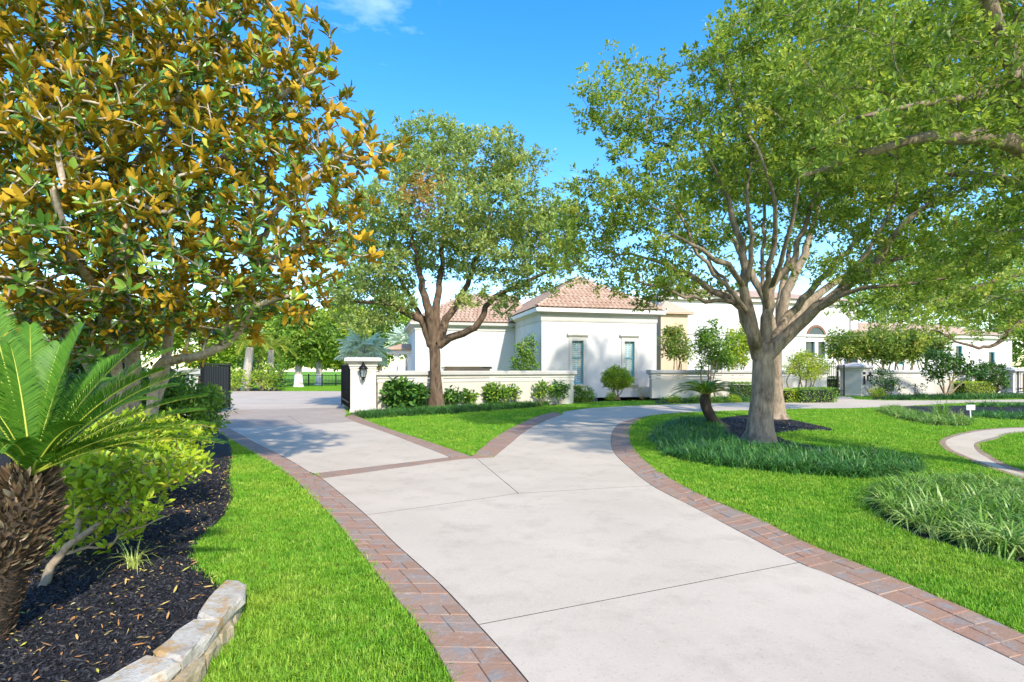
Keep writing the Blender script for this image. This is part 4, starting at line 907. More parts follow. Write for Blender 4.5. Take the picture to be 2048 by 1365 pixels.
def blob_points(blobs, spacing, seed, shell=.35):
    rg = np.random.default_rng(seed); out = np.zeros((0, 3))
    for c, r in blobs:
        c, r = arr(c), arr(r); vol = 4.19 * r.prod(); n = int(vol / spacing ** 3 * 2.2) + 4
        d = unit(rg.normal(size=(n, 3))); k = (shell ** 3 + (1 - shell ** 3) * rg.random(n)) ** (1 / 3); out = np.vstack([out, c + d * k[:, None] * r])
    rg.shuffle(out); keep = []; grid = {}; h = spacing * .72
    for p in out:
        g = tuple((p / h).astype(int)); ok = True
        for dx in (-1, 0, 1):
            for dy in (-1, 0, 1):
                for dz in (-1, 0, 1):
                    for q in grid.get((g[0] + dx, g[1] + dy, g[2] + dz), ()):
                        if (p[0] - q[0]) ** 2 + (p[1] - q[1]) ** 2 + (p[2] - q[2]) ** 2 < h * h: ok = False
        if ok: keep.append(p); grid.setdefault(g, []).append(p)
    return arr(keep)
def grow(limbs, centres, seed, step=.3, rtip=.006, power=.45, wob=.06, pathw=.25, sag=0.):
    """limbs: polylines of (x,y,z,r); centres: twig ends joined greedily to the nearest branch"""
    rg = np.random.default_rng(seed); cap = 200000; Pn = np.zeros((cap, 3)); par = np.full(cap, -1); rad = np.zeros(cap); plen = np.zeros(cap); att = np.zeros(cap, bool); n = 0
    for li, lb in enumerate(limbs):
        lb = arr(lb); m = max(2, int(np.sum(np.linalg.norm(np.diff(lb[:, :3], axis=0), axis=1)) / step) + 1); q = resample(smooth(lb, 5), m)
        prev = -1 if li == 0 else int(np.argmin(np.linalg.norm(Pn[:n] - q[0, :3], axis=1)))
        for i in range(m):
            w = rg.normal(0, wob * .5, 3) * min(1, i / 3) if li else rg.normal(0, wob * .15, 3)
            Pn[n] = q[i, :3] + w; par[n] = prev; rad[n] = q[i, 3]; plen[n] = 0 if prev < 0 else plen[prev] + np.linalg.norm(Pn[n] - Pn[prev]); att[n] = li > 0 or i >= m - 2; prev = n; n += 1
    tips = []
    c0 = Pn[:n][att[:n]].mean(0); order = np.argsort(np.min(np.linalg.norm(centres[:, None] - Pn[None, :n][:, att[:n]], axis=2), axis=1)) if n * len(centres) < 4e7 else np.arange(len(centres))
    for ci in order:
        c = centres[ci]; d = np.linalg.norm(Pn[:n] - c, axis=1) + pathw * plen[:n] * .3 + (~att[:n]) * 50; j = int(np.argmin(d)); dist = np.linalg.norm(Pn[j] - c)
        m = max(2, int(dist / step)); a = Pn[j]; pd = unit(Pn[j] - Pn[par[j]]) if par[j] >= 0 else arr((0, 0, 1)); mid = a + (c - a) * .45 + pd * dist * .22 + arr((0, 0, sag * dist)); prev = j
        for i in range(1, m + 1):
            t = i / m; q = (1 - t) ** 2 * a + 2 * t * (1 - t) * mid + t * t * c + (rg.normal(0, wob, 3) * (t < 1)) * min(1., dist)
            Pn[n] = q; par[n] = prev; plen[n] = plen[prev] + np.linalg.norm(q - Pn[prev]); att[n] = True; prev = n; n += 1
        tips.append((prev, ci))
    Pn, par, rad = Pn[:n], par[:n], rad[:n]; cnt = np.zeros(n)
    for t, _ in tips: cnt[t] += 1
    for i in range(n - 1, -1, -1):
        if par[i] >= 0: cnt[par[i]] += cnt[i]
    r = np.maximum(rad, rtip * np.maximum(cnt, .5) ** power)
    best = {}
    for i in range(n):
        if par[i] >= 0 and (par[i] not in best or r[i] * 1e3 + cnt[i] > r[best[par[i]]] * 1e3 + cnt[best[par[i]]]): best[par[i]] = i
    chains = []
    for i in range(n):
        if par[i] < 0 or best[par[i]] != i:
            ch = [i]; k = i
            while k in best: k = best[k]; ch.append(k)
            pts, rr = list(Pn[ch]), list(r[ch])
            if par[i] >= 0: pts.insert(0, Pn[par[i]]); rr.insert(0, min(r[par[i]], rr[0] * 1.15))
            chains.append((pts, rr))
    return chains, Pn, par, [t for t, _ in tips], [c for _, c in tips]
def cluster_leaves(centres, per, R, rg, L0, aspect, flat_=.6, up=1.0, droop=0., lvar=.3, tbase=.5, tvar=.22, cvar=.16):
    n = len(centres) * per; c = np.repeat(centres, per, 0); o = unit(rg.normal(size=(n, 3))) * (rg.random(n) ** .5)[:, None]; o[:, 2] *= flat_
    k = np.repeat(rg.uniform(.7, 1.25, len(centres)), per); p = c + o * R * k[:, None]
    d = o * arr((1, 1, .5)) + rg.normal(0, .5, (n, 3)); d[:, 2] -= droop
    nn = rg.normal(0, .55, (n, 3)) + arr((0, 0, up)); Ls = L0 * rg.uniform(1 - lvar, 1 + lvar, n)
    t = tbase + np.repeat(rg.normal(0, cvar, len(centres)), per) + rg.normal(0, tvar, n)
    return p, d, nn, Ls, Ls * aspect * rg.uniform(.8, 1.2, n), t
def tuft_leaves(centres, per, R, rg, L0, aspect, flat_=.6, up=1.0, droop=0., lvar=.3, tbase=.5, tvar=.14, cvar=.14, sub=13):
    """leaves gathered in small twig-end tufts inside each cluster"""
    k = max(3, per // sub); n = len(centres) * k; o = unit(rg.normal(size=(n, 3))) * (rg.random(n) ** .45)[:, None]; o[:, 2] *= flat_
    sc_ = np.repeat(rg.uniform(.7, 1.3, len(centres)), k); c = np.repeat(centres, k, 0) + o * R * sc_[:, None]; out = unit(o * arr((1, 1, .6)) + arr((0, 0, .35)) + rg.normal(0, .25, (n, 3)))
    m = n * sub; q = unit(rg.normal(size=(m, 3))); ax = np.repeat(out, sub, 0); tt = rg.uniform(-1, 1, m); p = np.repeat(c, sub, 0) + ax * (tt * L0 * 1.3)[:, None] + q * (L0 * .55 * rg.random(m))[:, None]
    d = ax * .8 + q * .85; d[:, 2] -= droop; nn = rg.normal(0, .45, (m, 3)) + arr((0, 0, up)); Ls = L0 * rg.uniform(1 - lvar, 1 + lvar, m)
    t = tbase + np.repeat(np.repeat(rg.normal(0, cvar, len(centres)), k) + rg.normal(0, .12, n), sub) + rg.normal(0, tvar, m)
    return p, d, nn, Ls, Ls * aspect * rg.uniform(.8, 1.2, m), t
def tree(name, label, base, limbs, blobs, spacing, per, R, L0, aspect, leafm, barkm, seed, group=None, tmpl=T_OAK, step=.3, rtip=.006, power=.45, cat='tree', tint_fn=None, up=.9, droop=.1, tb=.5, shell=.35, pathw=.25, flat_=.6, clip_front=None, wob=.06, trunk_min=.035, tmax=.96):
    t = thing(name, label, cat, (*arr(base)[:2], 0), group); rg = np.random.default_rng(seed)
    cen = blob_points(blobs, spacing, seed, shell)
    if clip_front is not None: cen = cen[clip_front(cen)]
    chains, *_ = grow(limbs, cen, seed, step, rtip, power, wob, pathw)
    big = [c for c in chains if max(c[1]) > trunk_min]; small = [c for c in chains if max(c[1]) <= trunk_min]
    tube_obj('trunk', big, barkm, t, .07, seed); bo = tube_obj('branches', small, barkm, t)
    if bo: tag(bo, kind='stuff')
    p, d, n, Ls, Ws, tn = (tuft_leaves if tmpl is T_OAK and L0 < .17 and per >= 80 else cluster_leaves)(cen, per, R, rg, L0, aspect, flat_, up, droop, tbase=tb); tn = np.clip(tn, 0, tmax)
    if tint_fn is not None: tn = tint_fn(p, tn)
    me = leaf_mesh('crown', p - arr(t['_o']), d, n, Ls, Ws, tmpl, tn); tag(link('crown', me, leafm, t), kind='stuff'); return t
def B(x, y, Y, rx, ry=None, rz=None): return (P(x, y, Y), (rx, ry or rx, rz or rx * .7))
def pl(pts): return [(*P(x, y, Y), r) for x, y, Y, r in pts]

# ---- near oak on the right
Y0 = G(1518, 884)[1]
base = G(1518, 884)
limbs = [[(base[0], Y0, -.05, .46), (base[0] + .01, Y0, .12, .35), (*P(1522, 830, Y0), .275), (*P(1527, 770, Y0), .25), (*P(1528, 728, Y0), .25), (*P(1526, 690, Y0), .15)],
         pl([(1530, 715, Y0, 0.195), (1572, 671, Y0 - .1, 0.156), (1616, 633, Y0 - .3, 0.133), (1660, 598, Y0 - .5, 0.121), (1707, 560, Y0 - .7, 0.105), (1740, 538, Y0 - .9, 0.094), (1790, 470, Y0 - 1.2, 0.066), (1870, 403, Y0 - 1.6, 0.047), (1990, 356, Y0 - 2, 0.023)]),
         pl([(1518, 712, Y0, 0.187), (1500, 650, Y0 + .05, 0.148), (1482, 606, Y0 + .1, 0.117), (1440, 590, Y0 + .2, 0.078), (1395, 558, Y0 + .3, 0.066), (1340, 535, Y0 + .4, 0.051), (1290, 515, Y0 + .5, 0.031), (1215, 500, Y0 + .5, 0.016)]),
         pl([(1512, 690, Y0 - .1, 0.156), (1495, 625, Y0 - .25, 0.125), (1489, 575, Y0 - .35, 0.101), (1488, 515, Y0 - .5, 0.086), (1466, 445, Y0 - .6, 0.066), (1447, 375, Y0 - .7, 0.043), (1400, 280, Y0 - .8, 0.023)]),
         pl([(1530, 690, Y0 + .1, 0.156), (1536, 620, Y0 + .2, 0.117), (1545, 570, Y0 + .3, 0.101), (1585, 525, Y0 + .3, 0.086), (1600, 480, Y0 + .4, 0.062), (1640, 380, Y0 + .5, 0.047), (1700, 300, Y0 + .4, 0.035), (1800, 275, Y0 + .2, 0.023)]),
         pl([(1538, 690, Y0 + .2, 0.133), (1580, 630, Y0 + .7, 0.101), (1640, 560, Y0 + 1.2, 0.078), (1700, 500, Y0 + 1.6, 0.058), (1745, 430, Y0 + 2, 0.039)]),
         pl([(1489, 575, Y0 - .35, 0.070), (1450, 530, Y0 - 1.0, 0.055), (1400, 500, Y0 - 1.6, 0.039), (1340, 470, Y0 - 2.1, 0.023)]),
         pl([(1536, 620, Y0 + .2, 0.078), (1530, 560, Y0 - .3, 0.066), (1550, 480, Y0 - .9, 0.055), (1545, 400, Y0 - 1.5, 0.039), (1520, 300, Y0 - 1.9, 0.023)]),
         pl([(1616, 633, Y0 - .3, 0.070), (1680, 590, Y0 - 1.0, 0.055), (1780, 570, Y0 - 1.7, 0.039), (1900, 560, Y0 - 2.2, 0.023)]),
         *[pl(q) for q in ([(1495, 625, Y0 - .3, .06), (1440, 560, Y0 - .7, .045), (1390, 490, Y0 - 1., .035), (1345, 400, Y0 - 1.2, .02)], [(1489, 575, Y0 - .4, .06), (1505, 500, Y0 - .9, .05), (1495, 420, Y0 - 1.2, .035), (1500, 330, Y0 - 1.4, .02)], [(1545, 570, Y0 + .2, .06), (1570, 500, Y0 - .5, .05), (1590, 420, Y0 - 1., .035), (1600, 330, Y0 - 1.3, .02)],
           [(1616, 633, Y0 - .3, .06), (1640, 560, Y0 - .8, .05), (1680, 490, Y0 - 1.2, .035), (1720, 400, Y0 - 1.5, .02)], [(1660, 598, Y0 - .5, .055), (1720, 520, Y0 - 1., .045), (1770, 440, Y0 - 1.3, .03), (1800, 360, Y0 - 1.5, .02)], [(1482, 606, Y0 + .1, .06), (1420, 600, Y0 - .5, .045), (1340, 585, Y0 - .8, .03), (1270, 560, Y0 - 1., .018)],
           [(1536, 620, Y0 + .2, .055), (1525, 520, Y0 + .6, .045), (1530, 430, Y0 + .9, .03), (1520, 340, Y0 + 1, .02)], [(1707, 560, Y0 - .7, .05), (1790, 520, Y0 - 1., .04), (1870, 500, Y0 - 1.3, .025)])],
         pl([(1500, 650, Y0 + .05, 0.078), (1470, 590, Y0 + .9, 0.062), (1430, 540, Y0 + 1.7, 0.039), (1390, 470, Y0 + 2.4, 0.023)])]
blobs = [B(1255, 205, Y0 - .3, 1.15, 1.4, .95), B(1330, 260, Y0 - .5, .9, 1.3, .6), B(1195, 415, Y0, 1.0, 1.6, .75), B(1290, 450, Y0, 1.3, 2, 1.1), B(1240, 545, Y0 + .2, .9, 1.2, .45),
         B(1330, 585, Y0 + .3, .8, 1.1, .42), B(1390, 350, Y0 - .2, 1.3, 1.9, .9), B(1480, 150, Y0 - .8, 1.35, 1.9, 1.3), B(1560, 280, Y0 - .6, 1.6, 2.6, 1.3), B(1600, 70, Y0 - .6, 1.8, 2.3, 1.2),
         B(1700, 200, Y0 - .2, 1.7, 2.6, 1.4), B(1750, 380, Y0, 1.6, 2.6, 1.1), B(1870, 300, Y0 - .8, 1.7, 2.6, 1.2), B(1880, 470, Y0 - 1., 1.6, 2.2, .85), B(1960, 400, Y0 - 1.4, 1.4, 2, 1), B(1500, 330, Y0 + 1.8, 1.8, 1.4, .9),
         B(1650, 330, Y0 + 2., 1.7, 1.4, .9), B(1820, 120, Y0 - .3, 1.8, 2.2, 1.2), B(1850, 555, Y0 - 1.9, 1.3, 1.2, .4), B(1170, 500, Y0 + .2, .8, 1.2, .6), B(1300, 560, Y0 - .3, .9, 1.1, .4), B(1290, 350, Y0 - .2, 1., 1.4, .7), B(1700, 540, Y0 - 1.4, .9, .9, .3), B(1150, 450, Y0 + .2, .75, 1.1, .6), B(1145, 535, Y0 + .2, .6, .8, .4), B(1360, 560, Y0 + 1.2, .9, .9, .35), B(1425, 455, Y0 + 1.6, 1., .9, .5), B(1300, 590, Y0 + .6, .7, .8, .25)]
tree('oak_tree', 'spreading oak with pale grey forked trunk standing in the strap leaf ring', base, limbs, blobs, .62, 160, .42, .092, .5, MT['oak'], MT['bark_oak'], 21, 'oaks on the front lawn', rtip=.0055, power=.42, tb=.52, shell=.5)
# ---- second oak right behind it
b2 = G(1551, 838); Y2_ = b2[1]
limbs = [[(b2[0], Y2_, -.05, .5), (b2[0], Y2_, .15, .36), (*P(1550, 760, Y2_), .22), (*P(1550, 700, Y2_), .23), (*P(1552, 670, Y2_), .15)],
         pl([(1550, 700, Y2_, .22), (1535, 620, Y2_, .16), (1500, 540, Y2_ + .4, .11), (1450, 460, Y2_ + .8, .06)]),
         pl([(1555, 690, Y2_, .22), (1570, 600, Y2_ - .2, .17), (1610, 500, Y2_, .12), (1640, 400, Y2_ + .3, .07)]),
         pl([(1558, 690, Y2_, .22), (1620, 600, Y2_ + .5, .15), (1720, 540, Y2_ + 1, .10), (1850, 500, Y2_ + 1.4, .05)]),
         pl([(1552, 690, Y2_, .18), (1560, 600, Y2_ + 1, .13), (1580, 500, Y2_ + 2.4, .08)])]
blobs = [B(1440, 400, Y2_ + .5, 1.6, 1.8, .8), B(1560, 340, Y2_, 2.4, 2.6, 1.2), B(1700, 380, Y2_ + .5, 2.4, 2.6, 1.1), B(1830, 520, Y2_ + .8, 2., 2.2, .9), B(1640, 300, Y2_ + 1, 2.6, 2.6, 1.4), B(1780, 600, Y2_ + 1.5, 1.6, 1.6, .5), B(1600, 130, Y2_ + 1, 2.6, 2.4, 1.6), B(1740, 150, Y2_ + 1, 2.6, 2.4, 1.6), B(1850, 260, Y2_ + 1, 2.4, 2.4, 1.6), B(1440, 480, Y2_ + .8, 1.6, 1.2, .7), B(1580, 470, Y2_ + 1.2, 1.5, 1.1, .6), B(1500, 545, Y2_ + 1.4, 1.3, 1., .32), B(1660, 540, Y2_ + 1, 1.4, 1., .4), B(1400, 570, Y2_ + 1, 1.2, 1., .3), B(1740, 590, Y2_ + 1, 1.3, 1., .35)]  # the highest blobs, hidden behind the near oak, are added to shade the pavilion
tree('oak_tree', 'oak standing right behind the near grey oak trunk', b2, limbs, blobs, .80, 105, .58, .15, .5, MT['oak'], MT['bark_oak'], 22, 'oaks on the front lawn', rtip=.006, tb=.5, shell=.5)
# ---- oak outside the frame on the right, its limbs reach in
b3 = arr((9.4, 7.9, 0)); Y3 = 7.9
limbs = [[(b3[0], Y3, -.05, .5), (b3[0], Y3, .2, .38), (b3[0] - .05, Y3, 1.6, .31), (b3[0] - .15, Y3, 2.9, .3)],
         [(9.2, 7.9, 2.9, .22), (8.2, 7.7, 4.0, .17), *pl([(2060, 300, 7.2, .115), (1960, 277, 7.0, .09), (1880, 268, 6.9, .07), (1790, 292, 6.9, .055), (1690, 322, 7.0, .04), (1600, 345, 7.1, .022)])],
         [(9.1, 7.9, 2.9, .24), (8.4, 7.6, 4.4, .17), *pl([(2075, 210, 7.1, .11), (2030, 130, 6.9, .10), (1990, 60, 6.8, .09), (1945, -20, 6.7, .08), (1880, -130, 6.7, .05)])],
         pl([(2030, 150, 6.9, .06), (1930, 195, 6.6, .045), (1820, 215, 6.5, .035), (1720, 240, 6.5, .02)]),
         [(9.2, 8., 2.9, .22), (9.6, 9.2, 4.4, .14), (9.4, 10.6, 5.4, .08), (8.8, 12, 6., .04)]]
blobs = [B(1960, 220, 7, 1.0, 1.2, .7), B(1830, 250, 6.8, .9, 1.1, .5), B(1720, 280, 6.8, .8, 1, .35), B(1920, 90, 7, 1.1, 1.5, .7), B(1780, 60, 7.2, 1.0, 1.3, .6), B(1650, 150, 7.2, .7, 1, .4),
         B(2060, 420, 8, .9, 1.2, .5), B(1980, 500, 8.6, .9, 1.2, .4), B(2150, 200, 7.6, 1.3, 1.6, 1.), B(2100, 0, 7.6, 1.5, 1.6, .9), B(2000, 610, 9.8, 1.0, 1.2, .3), B(1700, -40, 7.4, 1., 1.3, .5)]
tree('oak_tree', 'oak at the right edge whose pale limbs reach in overhead', b3, limbs, blobs, .44, 90, .34, .082, .48, MT['oak'], MT['bark_oak'], 23, 'oaks on the front lawn', rtip=.005, power=.40, tb=.5, shell=.3)
# ---- browner oak beside the long garden wall
b4 = G(873, 820.5); Y4 = b4[1]
limbs = [[(b4[0], Y4, -.05, .55), (b4[0], Y4, .2, .37), (*P(871, 750, Y4), .235), (*P(870, 700, Y4), .235), (*P(870, 665, Y4), .17)],
         pl([(866, 690, Y4, .28), (846, 641, Y4, .2), (818, 627, Y4 - .3, .15), (780, 608, Y4 - .6, .11), (715, 603, Y4 - .9, .06)]),
         pl([(868, 690, Y4, .26), (858, 622, Y4 - .3, .19), (840, 560, Y4 - .6, .13), (830, 500, Y4 - .8, .09), (800, 420, Y4 - 1, .05)]),
         pl([(870, 690, Y4, .24), (872, 620, Y4 + .3, .17), (882, 550, Y4 + .6, .12), (890, 450, Y4 + .8, .08), (900, 350, Y4 + .8, .04)]),
         pl([(876, 690, Y4, .26), (900, 676, Y4, .17), (955, 652, Y4 - .4, .14), (980, 600, Y4 - .6, .11), (1050, 566, Y4 - .9, .08), (1128, 528, Y4 - 1.2, .04)]),
         pl([(873, 690, Y4, .26), (895, 640, Y4 + .2, .17), (925, 590, Y4 + .4, .13), (960, 500, Y4 + .6, .09), (990, 400, Y4 + .6, .05)]),
         pl([(846, 641, Y4, .12), (810, 580, Y4 + .6, .1), (780, 510, Y4 + 1, .07), (760, 440, Y4 + 1.3, .04)])]
blobs = [B(845, 320, Y4, 1.6, 2, 1.5), B(905, 290, Y4 + .3, 1.1, 1.6, .9), B(980, 325, Y4, 1.5, 2, 1.3), B(1062, 330, Y4, .55, .8, .7), B(770, 435, Y4 - .3, 1.6, 2.2, 1.3), B(880, 430, Y4 - .6, 2.2, 2.8, 1.6), B(1000, 430, Y4, 2.1, 2.6, 1.4), B(1080, 470, Y4 - .4, 1.4, 2, 1.1),
         B(770, 540, Y4, 1.7, 2.4, 1.1), B(720, 590, Y4 - .6, 1.3, 1.6, .55), B(870, 520, Y4 + 1.2, 2, 1.6, .7), B(1000, 530, Y4 - .4, 1.9, 2.2, .9), B(1110, 515, Y4 - .9, 1.2, 1.5, .6), B(745, 635, Y4 - .6, .9, 1., .3), B(1010, 605, Y4 - .6, .9, 1, .3), B(690, 560, Y4, 1., 1.4, .6), B(700, 500, Y4, 1.1, 1.4, .8), B(720, 640, Y4 - .3, 1.1, 1.2, .35), B(790, 600, Y4 - .9, 1., 1., .35), B(1060, 580, Y4 - .8, .9, .9, .25), B(950, 600, Y4 - 1, .8, .8, .25), B(1110, 440, Y4 - .2, 1.1, 1.4, .8)]
dead = P(850, 395, Y4 - 1.6)
def browned(p, t):
    k = np.linalg.norm((p - dead) * arr((1, .4, 1.0)), axis=1) < 1.0; rg = np.random.default_rng(5); m = k & (rg.random(len(p)) < .7); t[m] = 1.0; return t
tree('oak_tree', 'bushy oak with brown trunk and a rusty patch beside the long garden wall', b4, limbs, blobs, .80, 180, .60, .155, .48, MT['oak_grey'], MT['bark_brown'], 24, 'oaks on the front lawn', rtip=.007, tint_fn=browned, tb=.62, shell=.45)

# ---- magnolia on the left
bm = arr((-6.9, 10.2, 0))
mg = thing('magnolia_tree', 'large magnolia with bronze leaf undersides filling the left side', 'tree', bm)
def mp(x, y, Y, r): return (*P(x, y, Y), r)
limbs = [[(-6.9, 10.2, -.05, .22), (-6.9, 10.15, .4, .13), (-6.95, 10.1, 1.2, .11), mp(265, 690, 10.0, .105), mp(240, 560, 9.8, .09), mp(230, 400, 9.6, .075), mp(240, 200, 9.4, .08), mp(260, 0, 9.4, .05)],
         [(-6.75, 10.1, .3, .10), mp(320, 735, 9.8, .085), mp(385, 718, 9.2, .07), mp(445, 688, 8.8, .06), mp(482, 650, 8.5, .05), mp(514, 609, 8.3, .045), mp(600, 590, 8.2, .025)],
         [(-6.8, 10.2, .3, .10), mp(330, 740, 10.3, .09), mp(345, 650, 10.2, .08), mp(370, 500, 10., .07), mp(400, 380, 9.4, .06), mp(470, 300, 8.9, .06), mp(560, 200, 8.5, .04), mp(650, 110, 8.3, .02)],
         [(-7.0, 10., .5, .09), mp(215, 660, 9.0, .06), mp(205, 600, 8.3, .06), mp(150, 520, 7.4, .05), mp(122, 450, 7.0, .04), mp(100, 380, 6.7, .02)],
         [mp(205, 600, 8.3, .05), mp(215, 560, 7.9, .04), mp(245, 520, 7.6, .032), mp(240, 460, 7.4, .02)],
         [mp(370, 500, 10., .07), mp(510, 490, 9.2, .05), mp(545, 430, 8.8, .045), mp(600, 370, 8.4, .03), mp(690, 310, 8.2, .018)],
         [(-6.9, 10.1, .5, .09), mp(120, 640, 9.6, .075), mp(30, 500, 9.2, .065), mp(-40, 380, 9, .06), mp(-80, 200, 9, .04)],
         [mp(240, 560, 9.8, .06), mp(180, 420, 8.8, .05), mp(150, 300, 8.2, .04), mp(180, 150, 8, .025)],
         [mp(230, 400, 9.6, .05), mp(330, 250, 9., .04), mp(400, 120, 8.6, .03), mp(480, 20, 8.4, .015)],
         [mp(445, 688, 8.8, .05), mp(500, 560, 8.4, .035), mp(560, 510, 8.2, .025), mp(640, 480, 8.1, .015)]]
blobs = [B(60, 120, 8.6, 2.0, 1.8, 1.5), B(220, 100, 8.6, 1.8, 1.9, 1.5), B(380, 90, 8.7, 1.6, 1.8, 1.3), B(490, 30, 8.6, .8, 1.2, .8), B(490, 200, 8.5, 1.1, 1.6, .9), B(620, 100, 8.4, .5, .8, .45), B(600, 180, 8.3, .65, .9, .4), B(660, 245, 8.3, .65, .9, .45), B(740, 320, 8.2, .55, .7, .3), B(800, 300, 8.1, .3, .4, .2),
         B(60, 330, 7.9, 1.5, 1.7, 1.2), B(220, 320, 8., 1.6, 1.8, 1.3), B(400, 300, 8.4, 1.6, 1.8, 1.2), B(560, 350, 8.3, 1.2, 1.4, .8), B(660, 400, 8.2, .7, .9, .5), B(60, 500, 7.6, 1.3, 1.5, .9), B(240, 480, 7.7, 1.4, 1.6, 1.0), B(430, 470, 8.2, 1.5, 1.7, .9), B(600, 490, 8.2, 1.1, 1.2, .6), B(680, 480, 8.1, .4, .6, .3),
         B(90, 620, 8.4, 1.3, 1.4, .6), B(260, 610, 8.8, 1.3, 1.3, .5), B(420, 600, 8.6, 1.1, 1.2, .45), B(560, 590, 8.3, .8, .9, .4), B(650, 560, 8.2, .4, .5, .3), B(-60, 250, 9, 1.5, 2, 2), B(520, 650, 8.6, .3, .4, .15), B(60, 690, 8.2, 1.1, 1., .35), B(200, 670, 8.8, .9, .9, .3), B(350, 650, 8.9, .9, .8, .25), B(460, 660, 8.8, .5, .5, .18), B(600, 640, 8.4, .3, .3, .15)]
cen = blob_points(blobs, .36, 31, .2); cen = cen[np.random.default_rng(8).random(len(cen)) < np.where(cen[:, 0] < -4.0, .97, .84)]; rgm = np.random.default_rng(31)
chains, Pn, par, tips, tci = grow(limbs, cen, 31, .25, .0085, .40, .05, .2)
tube_obj('trunk', [c for c in chains if max(c[1]) > .03], MT['bark_mag'], mg, .05, 3); tag(tube_obj('branches', [c for c in chains if max(c[1]) <= .03], MT['bark_mag'], mg), kind='stuff')
tp = Pn[tips]; td = unit(unit(tp - Pn[par[tips]]) * .8 + arr((0, 0, .75)) + rgm.normal(0, .18, (len(tips), 3)))
def rosettes(tp, td, per, L0, rg, open_=(.22, 1.05), aspect=.42, lvar=.3, step=.012, lift=0.):
    n = len(tp) * per; ax = np.repeat(td, per, 0); base_ = np.repeat(tp, per, 0); k = np.tile(np.arange(per), len(tp)); ph = k * 2.399 + np.repeat(rg.uniform(0, 6.28, len(tp)), per)
    ref = np.where(np.abs(ax[:, 2:3]) < .9, arr((0, 0, 1))[None], arr((1, 0, 0))[None]); e1 = unit(np.cross(ax, ref)); e2 = np.cross(ax, e1); rad_ = e1 * np.cos(ph)[:, None] + e2 * np.sin(ph)[:, None]
    th = open_[0] + (open_[1] - open_[0]) * (1 - k / per) + rg.normal(0, .2, n) + lift; d = ax * np.cos(th)[:, None] + rad_ * np.sin(th)[:, None] + rg.normal(0, .12, (n, 3))
    nn = ax * np.sin(th)[:, None] - rad_ * np.cos(th)[:, None] + rg.normal(0, .25, (n, 3)); p = base_ + ax * ((k - per) * step)[:, None] + rad_ * .008; Ls = L0 * rg.uniform(1 - lvar, 1 + lvar, n)
    return p, unit(d), unit(nn), Ls, Ls * aspect * rg.uniform(.85, 1.2, n)
hz_ = np.clip((tp[:, 2] - 1.6) / 3.2, 0, 1); p, d, n, Ls, Ws = rosettes(tp, td, 11, .16, rgm, lift=np.repeat(.62 * (1 - hz_) + rgm.normal(0, .12, len(tp)), 11))
# extra leaf tufts partway along the twigs
ex = Pn[par[par[tips]]]; p2, d2, n2_, L2, W2_ = rosettes(ex, unit(td + rgm.normal(0, .7, td.shape)), 4, .15, rgm, lift=np.repeat(.75 * (1 - hz_), 4))
p = np.vstack([p, p2]); d = np.vstack([d, d2]); n = np.vstack([n, n2_]); Ls = np.concatenate([Ls, L2]); Ws = np.concatenate([Ws, W2_])
tn = np.clip(.5 + rgm.normal(0, .25, len(p)), 0, 1)
def split_leaves(parent, p, d, n, Ls, Ws, tn, tmpl, mats, want, name='leaf', crown='crown'):
    """the leaves that show largest become parts of their own, the rest one mass"""
    px = CX + F * p[:, 0] / p[:, 1]; py = CY - F * (p[:, 2] - H) / p[:, 1]; vis = (px > 10) & (px < 2038) & (py > 10) & (py < 1355)
    # keep to the outermost layer seen from the camera: nearest leaf in each 26 px cell
    cell = {}; idx = np.nonzero(vis)[0]
    for i in idx[np.argsort(p[idx, 1])]: cell.setdefault((int(px[i] // 26), int(py[i] // 26)), i)
    front = arr(list(cell.values())).astype(int); size = Ls[front] / p[front, 1]; sel = front[np.argsort(-size)[:want]]
    d, s, m = frame(d, n); meshes = []
    for k in range(8):
        me = leaf_mesh(name, np.zeros((1, 3)), arr([(1, 0, 0)]), arr([(0, 0, 1)]), arr([1.]), arr([1.]), tmpl, arr([(k + .5) / 8]))
        for q in mats: me.materials.append(q)
        meshes.append(me)
    o = arr(parent['_o'])
    for i in sel:
        ob = bpy.data.objects.new(name, meshes[min(7, int(tn[i] * 8))]); COL.objects.link(ob); ob.parent = parent; a, b_, c, t = d[i] * Ls[i], s[i] * Ws[i], m[i] * Ls[i], p[i] - o
        ob.matrix_local = Matrix(((a[0], b_[0], c[0], t[0]), (a[1], b_[1], c[1], t[1]), (a[2], b_[2], c[2], t[2]), (0, 0, 0, 1)))
    rest_ = np.ones(len(p), bool); rest_[sel] = False
    me = leaf_mesh(crown, p[rest_] - o, d[rest_], n[rest_], Ls[rest_], Ws[rest_], tmpl, tn[rest_]); tag(link(crown, me, list(mats), parent), kind='stuff')
split_leaves(mg, p, d, n, Ls, Ws, tn, T_MAG, [MT['mag_top'], MT['mag_under']], 290)

